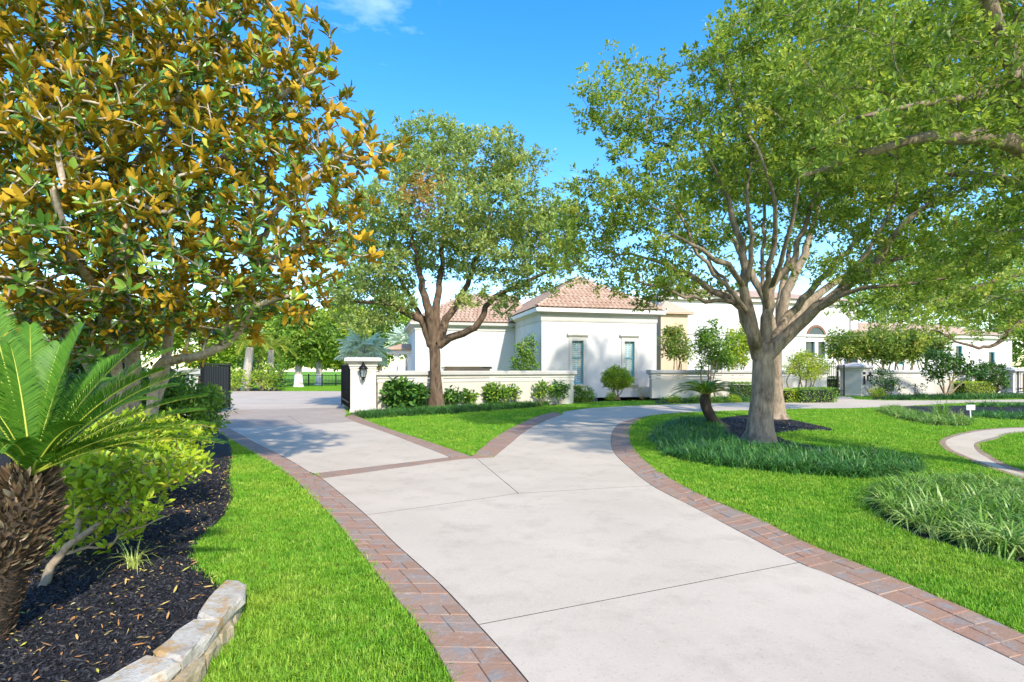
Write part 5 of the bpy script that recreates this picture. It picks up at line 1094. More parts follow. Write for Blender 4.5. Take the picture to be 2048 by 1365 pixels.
# ---- sago palms
def frond(parent, p0, p1, p2, lmax, mat, ribm, seed, n=84, wid=.0105, vee=.35):
    rg = np.random.default_rng(seed); p0, p1, p2 = arr(p0), arr(p1), arr(p2); t = np.linspace(0, 1, 40)[:, None]; c = (1 - t) ** 2 * p0 + 2 * t * (1 - t) * p1 + t * t * p2; tg = unit(np.gradient(c, axis=0))
    V = []; Lp = []; st_ = []; tn_ = []; off = 0; up0 = arr((0, 0, 1.))
    for sd in (-1, 1):
        for i in range(n):
            u = .10 + .89 * (i + .5) / n; k = u * 39; j = int(min(38, k)); f = k - j; q = c[j] * (1 - f) + c[j + 1] * f; T = unit(tg[j] * (1 - f) + tg[j + 1] * f)
            S = np.cross(T, up0); S = S / max(1e-6, np.linalg.norm(S)) * sd; Nn = np.cross(S * sd, T); l = lmax * (math.sin(math.pi * min(1, .10 + .86 * u)) ** .55) * rg.uniform(.92, 1.06)
            fw = .55 + .75 * u; dr = unit(S * math.cos(fw * .75) + T * math.sin(fw * .75) + Nn * vee); m_ = q + dr * l * .5 + rg.normal(0, .003, 3); e = q + dr * l * .97 - arr((0, 0, .10 * l)) ; wv = unit(np.cross(dr, Nn)) * wid * .5
            V += [q - wv * .6, q + wv * .6, m_ - wv, m_ + wv, e]; Lp += [off, off + 1, off + 3, off + 2, off + 2, off + 3, off + 4]; st_ += [7 * (off // 5), 7 * (off // 5) + 4]; tn_ += [np.clip(.5 + rg.normal(0, .15), 0, 1)] * 5; off += 5
    me = raw_mesh('frond', arr(V) - arr(parent['_o']), Lp, st_, attrs={'tint': tn_}); fo = link('frond', me, mat, parent)
    tube_obj('midrib', [(c, np.linspace(wid * .85, wid * .2, 40))], ribm, fo); return fo
def sago_trunk(parent, axis, r0, seed, nb=420, bl=.07, mixz=.55):
    axis = arr(axis); rg = np.random.default_rng(seed); ax = resample(smooth(axis, 8), 24); ln = np.linalg.norm(np.diff(ax[:, :3], axis=0), axis=1).sum()
    tube_obj('trunk', [(ax[:, :3], ax[:, 3] * .93)], MT['sago_trunk'], parent, .03, seed)
    tg = unit(np.gradient(ax[:, :3], axis=0)); pp = []; dd = []; nn = []; LL_ = []; tt = []
    for i in range(nb):
        u = (i + .5) / nb; k = u * 23; j = int(min(22, k)); f = k - j; c = ax[j, :3] * (1 - f) + ax[j + 1, :3] * f; r = ax[j, 3] * (1 - f) + ax[j + 1, 3] * f; T = tg[j]
        a = i * 2.39996; e1 = unit(np.cross(T, (0, 1, .1))); e2 = np.cross(T, e1); R_ = e1 * math.cos(a) + e2 * math.sin(a); fresh = u > mixz
        pp.append(c + R_ * r * .88); dd.append(R_ * (.75 if fresh else .45) + T * (.9 if fresh else .5) + rg.normal(0, .25 if fresh else .12, 3)); nn.append(R_ * .6 - T * .4 + rg.normal(0, .3, 3)); LL_.append(bl * (rg.uniform(.9, 1.7) if fresh else rg.uniform(.5, .8))); tt.append(.6 + rg.normal(0, .22) if fresh else .35 + rg.normal(0, .2))
    LL_ = arr(LL_); me = leaf_mesh('bracts', arr(pp) - arr(parent['_o']), arr(dd), arr(nn), LL_, LL_ * .26, T_BROAD, arr(tt)); tag(link('bracts', me, MT['bract'], parent), kind='stuff')
YS = 3.45; sb_ = G(-20, 1290); SB = arr((P(-12, 0, YS)[0], YS, 0))
sg1 = thing('sago_palm', 'big sago palm with shaggy brown trunk at the left edge', 'palm', SB, 'sago palms')
ct = P(62, 962, YS)
sago_trunk(sg1, [(*P(-50, 1330, YS), .165), (*P(-34, 1230, YS), .17), (*P(0, 1120, YS), .175), (*P(38, 1030, YS), .17), (*P(58, 975, YS), .12), (*P(64, 950, YS), .07)], .2, 5, 1700, .072, .5)
def sf(x, y, dY, lift, l=.2, seed=0, x0=64, y0=950, m='sago'):
    p0 = P(x0, y0, YS); p2 = P(x, y, YS + dY); mid = .5 * (p0 + p2) + arr((0, 0, lift)); frond(sg1, p0, mid, p2, l, MT[m], MT['sago_rib'], seed)
for i, (x, y, dY, lf, l) in enumerate([(168, 652, .25, .20, .17), (292, 680, .30, .18, .17), (398, 742, .35, .24, .17), (415, 792, .55, .20, .15), (411, 820, .8, .16, .15), (448, 888, .30, .22, .16), (172, 850, -.15, .18, .15), (84, 925, -.25, .10, .12), (20, 690, .1, .2, .15), (-60, 640, .35, .22, .15), (-110, 760, -.1, .3, .2), (-170, 850, .2, .3, .18), (60, 650, .7, .25, .18), (-150, 930, -.3, .3, .18), (230, 760, .9, .3, .17), (110, 700, .9, .3, .18), (320, 800, 1.0, .28, .16), (-40, 560, .3, .1, .2), (-220, 700, .5, .4, .18), (0, 905, -.35, .22, .13), (345, 700, .55, .22, .16), (360, 770, .9, .22, .15), (432, 850, .75, .2, .15), (240, 715, .6, .2, .17), (380, 862, .2, .2, .15), (300, 905, .5, .2, .15), (225, 905, .15, .2, .14), (330, 740, .1, .22, .16), (120, 690, .4, .2, .17)]):
    sf(x, y, dY, lf, l, 300 + i, m='sago' if i % 3 else 'sago')
S2 = G(1449, 856); sg2 = thing('sago_palm', 'small leaning sago palm left of the near oak trunk', 'palm', S2, 'sago palms'); YS2 = S2[1]
sago_trunk(sg2, [(*P(1456, 862, YS2), .15), (*P(1430, 845, YS2), .16), (*P(1415, 820, YS2), .165), (*P(1410, 800, YS2), .16), (*P(1411, 788, YS2), .09)], .15, 6, 260, .06, .8)
c2 = P(1411, 790, YS2)
for i in range(30):
    a = i * 2.39996; e = .15 + .75 * (i / 30); rr = 1.12 * (1 - .35 * e ** 2); tip = c2 + arr((math.cos(a) * rr, math.sin(a) * rr, -.20 + .62 * e)); mid = c2 + arr((math.cos(a) * rr * .5, math.sin(a) * rr * .5, .22 + .4 * e))
    frond(sg2, c2 + arr((math.cos(a) * .04, math.sin(a) * .04, 0)), mid, tip, .15, MT['sago_dark'], MT['sago_rib'], 400 + i, 46, .019)
# ---------------------------------------------------------------- shrubs
def shrub(name, label, base, blobs, spacing, per, R, L0, aspect, leafm, seed, stems=4, r=.022, cat='shrub', group=None, tmpl=T_OAK, bark='twig', up=.8, shell=.45, tb=.5, flat_=.85, spread=.06, droop=0.):
    rg = np.random.default_rng(seed); base = arr(base); limbs = []
    allc = arr([b[0] for b in blobs])
    for i in range(stems):
        c, rr = blobs[i % len(blobs)]; e = arr(c) + unit(rg.normal(size=3)) * arr(rr) * .4; o = base + arr((rg.normal(0, spread), rg.normal(0, spread), -.02)); m = o + (e - o) * .5 + arr((rg.normal(0, spread), rg.normal(0, spread), .05))
        limbs.append([(*o, r), (*m, r * .75), (*e, r * .35)])
    return tree(name, label, base, limbs, blobs, spacing, per, R, L0, aspect, leafm, MT[bark], seed, group, tmpl, step=max(.06, spacing * .5), rtip=r * .18, cat=cat, up=up, droop=droop, tb=tb, shell=shell, flat_=flat_, wob=.02, trunk_min=r * .55, tmax=.97)
def ball(x, y, Y, rpx, k=1., kz=1.): r = rpx * Y / F; return (P(x, y, Y), (r, r * k, r * kz))
# lime green shrubs behind the sago palm: leaves in loose rosettes
def lime_shrub(label, base, blobs, spacing, seed, want, stems, r=.03):
    t = thing('lime_shrub', label, 'shrub', base, 'lime green shrubs by the mulch'); rg = np.random.default_rng(seed); cen = blob_points(blobs, spacing, seed, .3); limbs = []
    for s in stems: limbs.append(s)
    ch, Pn, par, tips, _ = grow(limbs, cen, seed, .08, .0035, .4, .03, .2); tube_obj('stems', ch, MT['twig'], t, .05, seed); tp = Pn[tips]
    td = unit(arr((0, 0, .8)) + rg.normal(0, .5, tp.shape)); p, d, n, Ls, Ws = rosettes(tp, td, 8, .078, rg, (.5, 1.45), .5, .35, .01); e = Pn[par[tips]]; q = rosettes(e, unit(td + rg.normal(0, .6, td.shape)), 4, .07, rg, (.6, 1.5), .5, .35, .01)
    p, d, n, Ls, Ws = [np.concatenate([a, b_]) for a, b_ in zip((p, d, n, Ls, Ws), q)]; tn = np.clip(.55 + np.random.default_rng(seed).normal(0, .22, len(p)), 0, .97)
    split_leaves(t, p, d, n, Ls, Ws, tn, T_BROAD, [MT['shrub_lime']], want, crown='foliage'); return t
q0 = G(85, 1178); q1 = G(170, 1075)
lime_shrub('yellow green leafy shrub with gnarled stem beside the big sago', q0, [B(190, 960, 4.9, .42, .4, .30), B(260, 1000, 4.9, .30, .3, .2), B(120, 960, 4.9, .4, .4, .3), B(300, 930, 5.1, .32, .35, .26), B(230, 1060, 4.9, .22, .2, .12), B(150, 1060, 4.8, .22, .25, .16), B(60, 1040, 4.8, .25, .3, .2)], .13, 51, 220,
           [[(*q0, .035), (*P(105, 1130, 4.5), .034), (*P(150, 1080, 4.6), .03), (*P(220, 1035, 4.8), .022), (*P(290, 980, 5), .012)], [(*P(150, 1080, 4.6), .02), (*P(160, 1010, 4.8), .015), (*P(150, 950, 4.9), .008)], [(*P(120, 1110, 4.55), .018), (*P(230, 1080, 4.8), .012), (*P(330, 1030, 5.), .007)]])
q2 = G(330, 985)
lime_shrub('broad lime green shrub in the middle of the left bed', q2, [B(300, 870, 6.6, .55, .5, .30), B(370, 880, 6.8, .35, .4, .26), B(380, 930, 6.6, .28, .3, .18), B(240, 870, 6.6, .5, .5, .32), B(330, 940, 6.5, .35, .35, .2), B(180, 880, 6.6, .5, .5, .3)], .15, 52, 220,
           [[(*q2, .03), (*P(320, 920, 7.), .022), (*P(310, 880, 6.8), .012)], [(*q2, .025), (*P(360, 930, 6.9), .018), (*P(380, 890, 6.8), .01)], [(*q2, .025), (*P(270, 920, 6.9), .018), (*P(230, 880, 6.7), .01)]])
shrub('green_shrub', 'darker green leafy shrub nearest the driveway gate on the left', G(395, 885), [B(395, 815, 11.5, .55, .6, .4), B(360, 800, 11.8, .5, .6, .35), B(410, 850, 11.2, .35, .4, .22), B(300, 800, 12, .8, .7, .5)], .25, 60, .2, .10, .4, MT['shrub_mid'], 53, 6, tmpl=T_OAK)
shrub('fern_shrub', 'dark feathery shrub under the magnolia trunks', G(280, 890), [B(270, 790, 11.5, .9, .6, .4), B(180, 800, 11, .9, .6, .45), B(90, 800, 11, .9, .6, .5), B(0, 790, 11, .9, .6, .6)], .3, 60, .26, .11, .35, MT['shrub_dark'], 54, 6)
for i, (lb, x, y, Y, r) in enumerate([('dense dark evergreen bush below the magnolia on the far left', 40, 745, 12.2, 85), ('dense dark evergreen bush between the magnolia stems', 190, 760, 12.6, 75), ('dark evergreen bush right of the magnolia stems', 330, 785, 12.8, 42)]):
    shrub('evergreen_bush', lb, P(x, 741, Y) * arr((1, 1, 0)), [ball(x, y - 18, Y, r, .6, .7), ball(x - r * .6, y + 25, Y, r * .7, .6, .6), ball(x + r * .6, y + 25, Y, r * .7, .6, .6), ball(x - r * .8, y - 15, Y, r * .6, .6, .8)], .3, 60, .27, .13, .45, MT['shrub_dark'], 610 + i, 6, .04, group='dark bushes under the magnolia')
# weedy grass tuft in the mulch
wt = blade_mesh('grass_tuft', 46, .27, .008, .05, 2.2, 4, 77, MT['weed']); COL.objects.link(wt); wt.location = tuple(G(268, 1140)); tag(wt, 'small pale grass tuft growing alone in the black mulch', 'grass tuft')
# plants in front of the long garden wall
wallpl = [('big dark philodendron clump left of the brown oak trunk', 806, 790, 42, .75, 'shrub_dark', 4.5), ('dark leafy plant just right of the brown oak trunk', 903, 793, 19, 1., 'shrub_dark', 3.2), ('small thin plant second to the right of the brown oak trunk', 941, 791, 14, 1.2, 'shrub_mid', 3.2),
          ('rounded green shrub at the middle of the long garden wall', 989, 786, 22, .9, 'shrub_mid', 3.2), ('narrow upright plant beside the middle wall shrub', 1025, 785, 13, 1.3, 'shrub_mid', 3.), ('upright bright shrub near the right end of the long wall', 1083, 780, 14, 1.2, 'shrub_mid', 3.), ('bushy shrub at the right end of the long wall', 1119, 780, 17, .95, 'shrub_dark', 3.)]
for i, (lb, x, y, r, kz, m, ls) in enumerate(wallpl):
    Y = 1 / np.interp(x, [752, 1143], [1 / 23.2, 1 / 28.]) - .75; bs = [ball(x, y, Y, r * .8, .7, kz)] + [ball(x + r * .55 * math.cos(a), y + r * .35 * math.sin(a * 2), Y, r * .5, .8, kz) for a in (0, 2.1, 4.2)]
    shrub('wall_shrub', lb, (*P(x, 741, Y)[:2], 0), bs, .22, 26, .22, .06 * ls, .45, MT[m], 500 + i, 5, .02, group='plants along the long garden wall', tmpl=T_BROAD if i == 0 else T_OAK)
for i, (lb, x, y, r) in enumerate([('small clipped round shrub where the long wall ends', 1150, 787, 17), ('small clipped reddish shrub right of the long wall end', 1174, 792, 15)]):
    Y = G(x, 806)[1]; shrub('clipped_shrub', lb, (*P(x, 741, Y)[:2], 0), [ball(x, y, Y, r, 1, .95)], .2, 60, .17, .075, .5, MT['shrub_mid'], 520 + i, 5, .018, shell=.7)
Yt = 31.4; shrub('topiary_shrub', 'round clipped topiary shrub on bare stems before the house windows', (*P(1236, 741, Yt)[:2], 0), [ball(1234, 757, Yt, 27, 1, .8), ball(1222, 763, Yt, 18, 1, .7), ball(1248, 763, Yt, 18, 1, .7)], .22, 85, .2, .075, .5, MT['shrub_lime'], 530, 7, .035, shell=.75, tb=.4, spread=.12)
shrub('small_shrub', 'tiny yellow green plant at the foot of the topiary', (*P(1222, 741, 31)[:2], 0), [ball(1222, 795, 31, 9)], .15, 30, .14, .08, .4, MT['shrub_lime'], 531, 3, .01)
shrub('pink_shrub', 'low pale pinkish twiggy plant below the right window', (*P(1283, 741, 32)[:2], 0), [ball(1284, 786, 32, 13, 1, .8)], .2, 18, .18, .06, .3, MT['litter'], 532, 9, .012, shell=.5)
shrub('sapling', 'slender sapling against the side wall of the house', (*P(1052, 741, 33.2)[:2], 0), [ball(1052, 700, 33.2, 18, .6, 1.3), ball(1050, 728, 33.2, 24, .5, .9), ball(1062, 685, 33.2, 12, .5, .8)], .32, 36, .3, .19, .42, MT['shrub_mid'], 533, 4, .03, cat='tree')
# trees behind and before the middle wall
for i, (lb, x, yb, bl, m) in enumerate([('small multi-stem myrtle just right of the pavilion', 1352, 795, [(1350, 690, 30, 1.3), (1345, 665, 20, 1.2), (1365, 705, 22, 1)], 'myrtle'), ('leafy myrtle with drooping foliage above the small sago', 1415, 797, [(1425, 690, 34, 1.1), (1420, 665, 26, 1), (1440, 715, 26, .9), (1405, 730, 18, .9)], 'shrub_mid'), ('yellow green myrtle left of the oak trunk', 1475, 796, [(1478, 690, 32, 1.2), (1488, 670, 22, 1.1), (1470, 715, 26, 1)], 'shrub_lime')]):
    Y = 36.5 if i != 1 else 32.6; shrub('myrtle_tree', lb, (*P(x, 741, Y)[:2], 0), [ball(a, b_, Y, c * .85, .8, k) for a, b_, c, k in bl], .45, 70, .40, .19, .4, MT[m], 540 + i, 5, .05, cat='tree', group='small trees by the middle wall', spread=.2)
shrub('lime_tree', 'low bright lime green tree in front of the far gate', G(1606, 799), [ball(1612, 722, 31.8, 30, .9, .6), ball(1590, 735, 31.8, 22, .9, .6), ball(1640, 730, 31.8, 24, .9, .6), ball(1615, 745, 31.8, 25, 1, .5)], .36, 62, .34, .11, .42, MT['shrub_lime'], 545, 6, .05, cat='tree', spread=.16, tb=.62)
def hedge(label, a, b_, w, h, leafm, seed):
    a, b_ = arr(a)[:2], arr(b_)[:2]; rg = np.random.default_rng(seed); t = thing('clipped_hedge', label, 'hedge', (*(.5 * (a + b_)), 0), 'clipped hedges'); ln = np.linalg.norm(b_ - a); u = unit(b_ - a); v = arr((-u[1], u[0]))
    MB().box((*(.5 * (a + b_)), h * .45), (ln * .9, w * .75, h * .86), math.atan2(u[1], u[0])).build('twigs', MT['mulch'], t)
    n = int((ln * w + 2 * ln * h + 2 * w * h) * 420); s = rg.uniform(-.5, .5, (n, 3)); ax = rg.integers(0, 3, n); pr = rg.random(n); A = arr([w * h * 2, ln * h * 2, ln * w]); ax = np.searchsorted(np.cumsum(A) / A.sum(), pr); sg_ = np.sign(rg.uniform(-1, 1, n)); s[np.arange(n), ax] = np.where(ax == 2, .5, .5 * sg_)
    s += rg.normal(0, .02, (n, 3)); p = np.column_stack([.5 * (a + b_)[0] + u[0] * s[:, 0] * ln + v[0] * s[:, 1] * w, .5 * (a + b_)[1] + u[1] * s[:, 0] * ln + v[1] * s[:, 1] * w, (s[:, 2] + .5) * h]); Ls = rg.uniform(.06, .11, n)
    me = leaf_mesh('foliage', p - arr(t['_o']), rg.normal(size=(n, 3)), rg.normal(0, .6, (n, 3)) + arr((0, -.3, .8)), Ls, Ls * .5, T_FAR, np.clip(.5 + rg.normal(0, .25, n), 0, .97)); tag(link('foliage', me, leafm, t), kind='stuff')
hedge('square clipped hedge beside the far gate drive', G(1592, 806) , G(1662, 805), .9, .75, MT['shrub_mid'], 61)
hedge('clipped hedge behind the oak trunks along the middle wall', P(1462, 741, 32.5), P(1515, 741, 32.6), .9, .95, MT['shrub_mid'], 62)
hedge('low yellowish hedge right of the oak trunks', G(1566, 806), G(1590, 805), .8, .7, MT['shrub_lime'], 63)
hedge('dark hedge seen through the far gate', P(1636, 741, 41), P(1672, 741, 41), 1., 1.2, MT['shrub_dark'], 64)
hedge('low clipped yellow green hedge before the right wall', P(1915, 741, 37), P(1975, 741, 38), .9, .9, MT['shrub_lime'], 65)
for i, (x, y, r) in enumerate([(1348, 803, 9), (1392, 803, 9), (1430, 803, 9), (1470, 803, 9)]):
    Y = G(x, 806)[1]; shrub('edging_shrub', ['yellowish low mound left of the small sago', 'green low mound behind the small sago trunk', 'green low mound right of the small sago trunk', 'yellow green low mound nearest the oak trunk'][i], (*P(x, 741, Y)[:2], 0), [ball(x, y - 3, Y, r * 1.6, .7, .6)], .16, 40, .15, .07, .4, MT['shrub_lime' if i in (0, 3) else 'shrub_mid'], 550 + i, 3, .01, group='low mounds along the drive')
# right wall planting
shrub('camellia_shrub', 'dark glossy shrub next to the lantern of the far pillar', P(1772, 741, 35) * arr((1, 1, 0)), [ball(1768, 762, 35, 20, .7, 1.2), ball(1790, 772, 35, 18, .7, .7), ball(1762, 745, 35, 10, .7, 1)], .32, 36, .3, .13, .45, MT['shrub_dark'], 560, 5, .03)
shrub('low_shrub', 'bright low mound at the corner of the right wall bed', P(1754, 741, 34.5) * arr((1, 1, 0)), [ball(1754, 787, 34.5, 13, .8, .8)], .2, 50, .2, .09, .45, MT['shrub_lime'], 561, 3, .012)
shrub('thin_shrub', 'sparse low plant against the middle of the right wall', P(1832, 741, 36) * arr((1, 1, 0)), [ball(1834, 776, 36, 16, .6, .7)], .4, 18, .3, .14, .35, MT['shrub_dark'], 562, 5, .018)
shrub('small_tree', 'small open tree with dark round leaves before the right wall', P(1893, 741, 34) * arr((1, 1, 0)), [ball(1880, 735, 34, 26, .8, .9), ball(1905, 722, 34, 22, .8, .8), ball(1930, 735, 34, 22, .8, .7), ball(1870, 715, 34, 16, .8, .9), ball(1950, 745, 34, 14, .8, .6)], .45, 50, .42, .18, .6, MT['shrub_dark'], 563, 6, .06, cat='tree', tmpl=T_BROAD, spread=.14)
shrub('topiary_shrub', 'dark round topiary shrub near the right end pillar', P(1985, 741, 38) * arr((1, 1, 0)), [ball(1982, 750, 38, 27, 1, .8), ball(2000, 768, 38, 16, 1, .8)], .3, 85, .28, .1, .5, MT['shrub_dark'], 564, 6, .05, shell=.7, spread=.2)
for i, (lb, x, tp_, w) in enumerate([('myrtle tree above the peaked gate pillar', 1752, 690, 42), ('second myrtle behind the right wall', 1800, 690, 40), ('myrtle tree behind the right wall before the white wing', 1850, 690, 36), ('feathery grey green myrtle beside the far gate', 1690, 690, 36)]):
    Y = 40.; shrub('myrtle_tree', lb, P(x, 741, Y) * arr((1, 1, 0)), [ball(x, tp_, Y, w, .8, .75), ball(x - w * .5, tp_ + 15, Y, w * .6, .8, .6), ball(x + w * .5, tp_ + 12, Y, w * .6, .8, .6)], .55, 80, .5, .23, .4, MT['myrtle'], 570 + i, 6, .07, cat='tree', group='myrtle trees behind the right wall', spread=.3)
sp = blade_mesh('ornamental_grass', 60, .75, .016, .14, 1.5, 4, 78, MT['liriope_light']); COL.objects.link(sp); sp.location = tuple(G(1882, 838)); sp.scale = (1.3, 1.3, 1.); tag(sp, 'tall pale ornamental grass clump in the round far bed', 'ornamental grass')
sp2 = blade_mesh('ornamental_grass', 40, .5, .016, .14, 1.7, 4, 79, MT['liriope_light']); COL.objects.link(sp2); sp2.location = tuple(G(1915, 842)); tag(sp2, 'shorter pale grass clump left of the small white sign', 'ornamental grass')
shrub('leafy_weed', 'thin leafy shoots poking from the strap leaf ring end', G(1748, 930), [ball(1748, 898, 10.4, 14, .6, 1.), ball(1785, 902, 10.4, 14, .6, .9)], .13, 10, .08, .07, .4, MT['shrub_dark'], 580, 4, .006)

# ---------------------------------------------------------------- fan palms, background palms and trees
def fan_palm(label, base, top, trunk_r, leafm, n, fl, seed, bark, droop=.3, group=None, name='fan_palm', trunk=True):
    base, top = arr(base), arr(top); rg = np.random.default_rng(seed); t = thing(name, label, 'palm', base, group)
    tube_obj('trunk', [(resample(np.vstack([base - arr((0, 0, .05)), top]), 10), np.linspace(trunk_r * 1.25, trunk_r, 10))], bark, t, .04, seed)
    stalks = []
    for i in range(n):
        a = i * 2.39996; e = -.35 + 1.6 * (i + .5) / n; d = arr((math.cos(a) * math.cos(e), math.sin(a) * math.cos(e), math.sin(e))); h = top + d * fl * .45; stalks.append((arr([top, h]), [.02, .012]))
        s = unit(np.cross(d, (0, 0, 1.))); nn = np.cross(s, d); m = 22; ang = np.linspace(-2.0, 2.0, m); dr = d[None] * np.cos(ang)[:, None] + s[None] * np.sin(ang)[:, None] - arr((0, 0, droop)) * (np.abs(ang) > .0)[:, None] + rg.normal(0, .05, (m, 3))
        Ls = fl * .6 * (1 - .12 * np.abs(ang)); me = leaf_mesh('fan_leaf', np.repeat(h[None], m, 0) - arr(t['_o']), unit(dr), np.repeat(nn[None], m, 0) + rg.normal(0, .2, (m, 3)), Ls, np.full(m, fl * .06), T_OAK, np.clip(.5 + rg.normal(0, .25, m), 0, 1)); link('fan_leaf', me, leafm, t)
    tube_obj('stalks', stalks, bark, t); return t
def pinnate_palm(label, base, top, r, leafm, n, fl, seed, bark, group=None):
    base, top = arr(base), arr(top); t = thing('feather_palm', label, 'palm', base, group); tube_obj('trunk', [(resample(np.vstack([base - arr((0, 0, .05)), top]), 10), np.linspace(r * 1.3, r, 10))], bark, t, .05, seed)
    for i in range(n):
        a = i * 2.39996; e = .1 + .9 * i / n; rr = fl * (1 - .3 * e); tip = top + arr((math.cos(a) * rr, math.sin(a) * rr, fl * (-.45 + .9 * e))); mid = top + arr((math.cos(a) * rr * .55, math.sin(a) * rr * .55, fl * (.35 + .35 * e))); frond(t, top, mid, tip, fl * .28, leafm, MT['sago_rib'], seed * 50 + i, 26, .05)
    return t
fan_palm('silver blue fan palm behind the lantern pillar', P(727, 741, 27.5) * arr((1, 1, 0)), P(727, 706, 27.5), .16, MT['silver'], 18, 1.5, 71, MT['bark_pale'], .55)
fan_palm('pale silver fan palm behind the porch', P(815, 741, 50) * arr((1, 1, 0)), P(815, 690, 50), .2, MT['silver'], 20, 2.2, 72, MT['bark_pale'], .3)
pinnate_palm('yellowing palm with pale trunk beyond the gate', P(491, 741, 46) * arr((1, 1, 0)), P(500, 695, 46), .3, MT['palm_leaf'], 18, 2.6, 73, MT['bark_pale'])
pinnate_palm('golden palm crown over the bed beyond the gate', P(540, 741, 50) * arr((1, 1, 0)), P(542, 700, 50), .25, MT['palm_leaf'], 18, 2.4, 74, MT['bark_pale'])
for i, (lb, x, y, r, m) in enumerate([('lime shrub left of the palms beyond the gate', 470, 758, 20, 'bg_lime'), ('yellow green shrub between the palms beyond the gate', 525, 752, 22, 'bg_lime'), ('rounded green shrub at the right end of the palm bed', 550, 752, 22, 'shrub_mid'), ('dark shrub behind the palms beyond the gate', 500, 740, 26, 'shrub_dark')]):
    Y = 44. + i; shrub('palm_bed_shrub', lb, P(x, 741, Y) * arr((1, 1, 0)), [ball(x, y, Y, r, .8, 1.1), ball(x - r * .6, y + 10, Y, r * .6), ball(x + r * .6, y + 10, Y, r * .6)], .6, 40, .5, .26, .35, MT[m], 590 + i, 5, .05, group='shrubs in the palm bed')
def bg_tree(label, x, Y, crown, leafm, seed, white=False, spacing=None, trunk=.3, ls=.30, per=85, ty=None):
    """crown: list of (px, py, radius px, squash)"""
    base = P(x, 741, Y) * arr((1, 1, 0)); bl = [ball(a, b_, Y + rg0.uniform(-1, 1), c, .9, k) for a, b_, c, k in crown]; topz = min(b_[0][2] - b_[1][2] * .3 for b_ in bl); top = (base[0], base[1], max(1.2, topz))
    limbs = [[(*base, trunk * 1.4), (base[0], base[1], .5, trunk), (*top, trunk * .8)]] + [[(*top, trunk * .5), (*(arr(top) * .5 + .5 * b_[0]), trunk * .35), (*b_[0], trunk * .15)] for b_ in bl]
    sp_ = spacing or max(.9, np.mean([b_[1][0] for b_ in bl]) * .42)
    t = tree('background_tree', label, base, limbs, bl, sp_, per, sp_ * .72, ls * 1.35, .55, leafm, MT['bark_pale' if white else 'bark_brown'], seed, 'trees in the background', T_FAR, step=1., rtip=.02, power=.35, tb=.5, shell=.45, trunk_min=.06)
    if white: tube_obj('whitewash', [(arr([(base[0], base[1], .0), (base[0], base[1], .3), (base[0], base[1], 1.25)]), [trunk * 1.5, trunk * 1.25, trunk * 1.06])], MT['white_paint'], t)
    return t
rg0 = random.Random(3)
bg_tree('yellow green tree with whitewashed trunk beyond the gate', 597, 56, [(600, 690, 46, .8), (570, 665, 38, .8), (640, 680, 40, .8), (600, 640, 40, .8)], MT['bg_leaf'], 81, True, trunk=.36)
bg_tree('lime tree with second whitewashed trunk beyond the gate', 638, 63, [(650, 690, 44, .8), (690, 670, 46, .8), (640, 650, 40, .8), (690, 630, 40, .8)], MT['bg_lime'], 82, True, trunk=.36)
bg_tree('tall dark tree behind the palms', 520, 72, [(520, 660, 60, .9), (470, 640, 50, .9), (560, 640, 50, .9), (520, 600, 60, .8)], MT['bg_leaf'], 83, ls=.34)
bg_tree('broad green tree between lantern pillar and porch', 760, 74, [(760, 680, 56, .8), (800, 660, 50, .9), (720, 650, 50, .8), (780, 620, 50, .8)], MT['bg_leaf'], 84, ls=.34)
bg_tree('pale green tree far behind the magnolia', 400, 70, [(400, 660, 70, .9), (330, 640, 70, .9), (440, 690, 40, .8), (400, 720, 40, .5)], MT['bg_lime'], 85, ls=.34)
bg_tree('green tree far behind the magnolia on the left', 200, 66, [(200, 640, 90, .9), (110, 650, 80, .9), (280, 660, 70, .9), (200, 710, 70, .4)], MT['bg_leaf'], 86, ls=.36)
bg_tree('tree at the far left behind the magnolia', 10, 60, [(10, 620, 100, .9), (-80, 640, 90, .9), (70, 680, 80, .6)], MT['bg_leaf'], 87, ls=.36)
bg_tree('far lawn tree right of the whitewashed trunks', 690, 90, [(690, 715, 34, .7), (640, 718, 30, .7), (740, 715, 34, .7), (590, 720, 30, .6)], MT['bg_lime'], 88, ls=.4)
bg_tree('far tree screening the horizon beyond the palms', 560, 96, [(560, 715, 34, .7), (500, 715, 34, .7), (450, 712, 36, .7)], MT['bg_leaf'], 89, ls=.4)
bg_tree('tall yellow green tree behind the right wing', 1800, 58, [(1800, 600, 80, .8), (1730, 610, 60, .8), (1870, 590, 80, .8), (1800, 530, 70, .8)], MT['bg_lime'], 90, ls=.3, per=60)
bg_tree('tall green tree behind the far right pillar', 1980, 62, [(1980, 620, 90, .8), (1920, 560, 80, .8), (2040, 560, 90, .8), (1970, 500, 70, .8), (2060, 670, 60, .8)], MT['bg_leaf'], 91, ls=.32, per=60)
bg_tree('dark tree at the right edge behind the timber fence', 2100, 56, [(2100, 660, 80, 1), (2060, 720, 50, .7), (2180, 640, 80, 1)], MT['bg_leaf'], 92, ls=.3)
bg_tree('oak whose low branches hang over the right wing', 1960, 33, [(1990, 600, 90, .4), (1880, 610, 80, .4), (2060, 570, 90, .5), (1790, 590, 70, .4), (1930, 560, 90, .4)], MT['oak'], 93, ls=.13, per=120, spacing=.85, trunk=.28) if False else None
b5 = arr((36., 31., 0)); Y5 = 29.
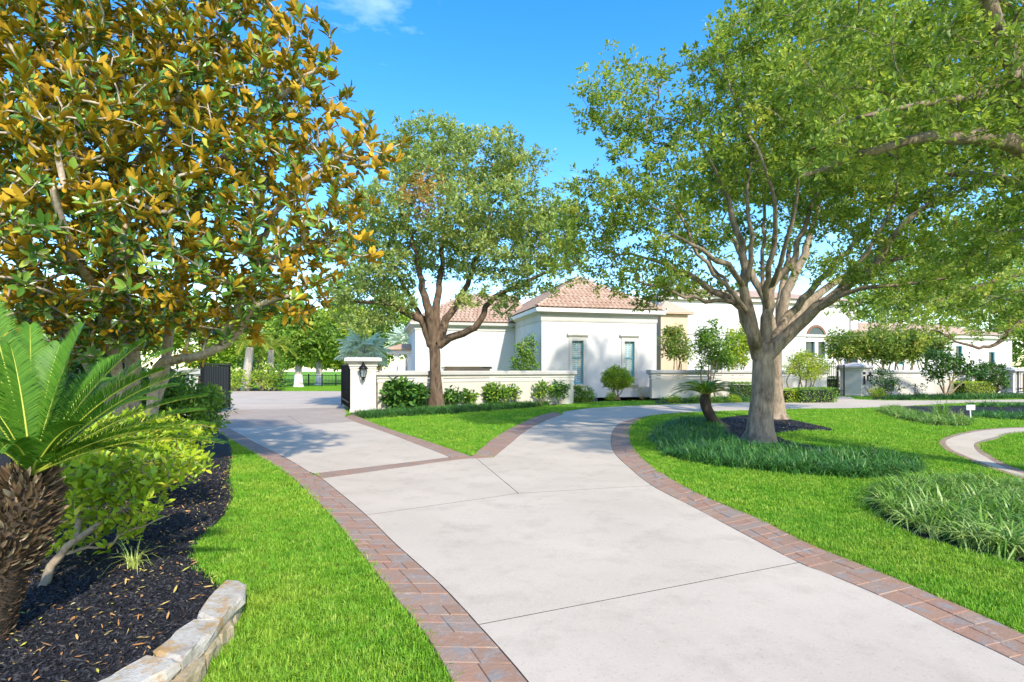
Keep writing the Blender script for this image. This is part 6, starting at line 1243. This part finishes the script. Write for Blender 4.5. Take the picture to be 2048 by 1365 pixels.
tree('oak_tree', 'oak beyond the right edge with low branches before the right wing', b5, [[(36, 31, -.05, .5), (36, 31, 1.5, .4), (35.5, 31, 3.2, .36)], [(35.5, 31, 3.2, .2), *pl([(2150, 600, 30, .16), (2040, 645, 29, .12), (1990, 690, 28.6, .09), (1930, 690, 28.5, .06), (1870, 660, 28.5, .04)])], [(35.5, 31, 3.2, .25), *pl([(2150, 540, 30, .18), (2000, 560, 29.5, .12), (1880, 600, 29, .07), (1780, 600, 29, .04)])]],
     [B(1990, 610, Y5, 2.4, 2, .9), B(1890, 620, Y5, 2.2, 2, .9), B(1800, 590, Y5, 2., 2, .9), B(2060, 560, Y5, 2.6, 2, 1.1), B(1940, 550, Y5, 2.4, 2, 1), B(2040, 650, Y5, 1.6, 1.6, .7), B(1760, 640, Y5, 1.3, 1.3, .6), B(1850, 665, Y5, 1.2, 1.3, .4), B(1940, 665, Y5, 1.5, 1.3, .4), B(2010, 665, Y5, 1.5, 1.3, .4), B(1890, 650, Y5, 1.6, 1.4, .5), B(1790, 640, Y5 + 2, 1.6, 1.4, .6), B(1720, 610, Y5 + 2, 1.4, 1.3, .6)], .9, 110, .68, .12, .5, MT['oak'], MT['bark_brown'], 94, 'oaks on the front lawn', rtip=.008, tb=.6, shell=.4)
for i, x in enumerate((-900, -500, -250, 2300, 2600, 3000, 1250, 1420, 1600)):
    Y = 85 + (i % 3) * 9; lb = ['distant tree far out to the left', 'distant tree left of the magnolia', 'distant tree just left of the frame', 'distant tree just right of the frame', 'distant tree further right', 'distant tree far out to the right', 'distant tree behind the pavilion roof', 'distant tree behind the tan bay', 'distant tree behind the main block'][i]
    hgt = 690 if i < 6 else 690; bg_tree(lb, x, Y, [(x, 640 if i < 6 else 690, 70 if i < 6 else 50, .9), (x - 60, 670 if i < 6 else 700, 55 if i < 6 else 40, .9), (x + 60, 670 if i < 6 else 700, 55 if i < 6 else 40, .9)], MT['bg_leaf'], 700 + i, ls=.42, per=40)

for o in bpy.data.objects:
    if '_o' in o: del o['_o']
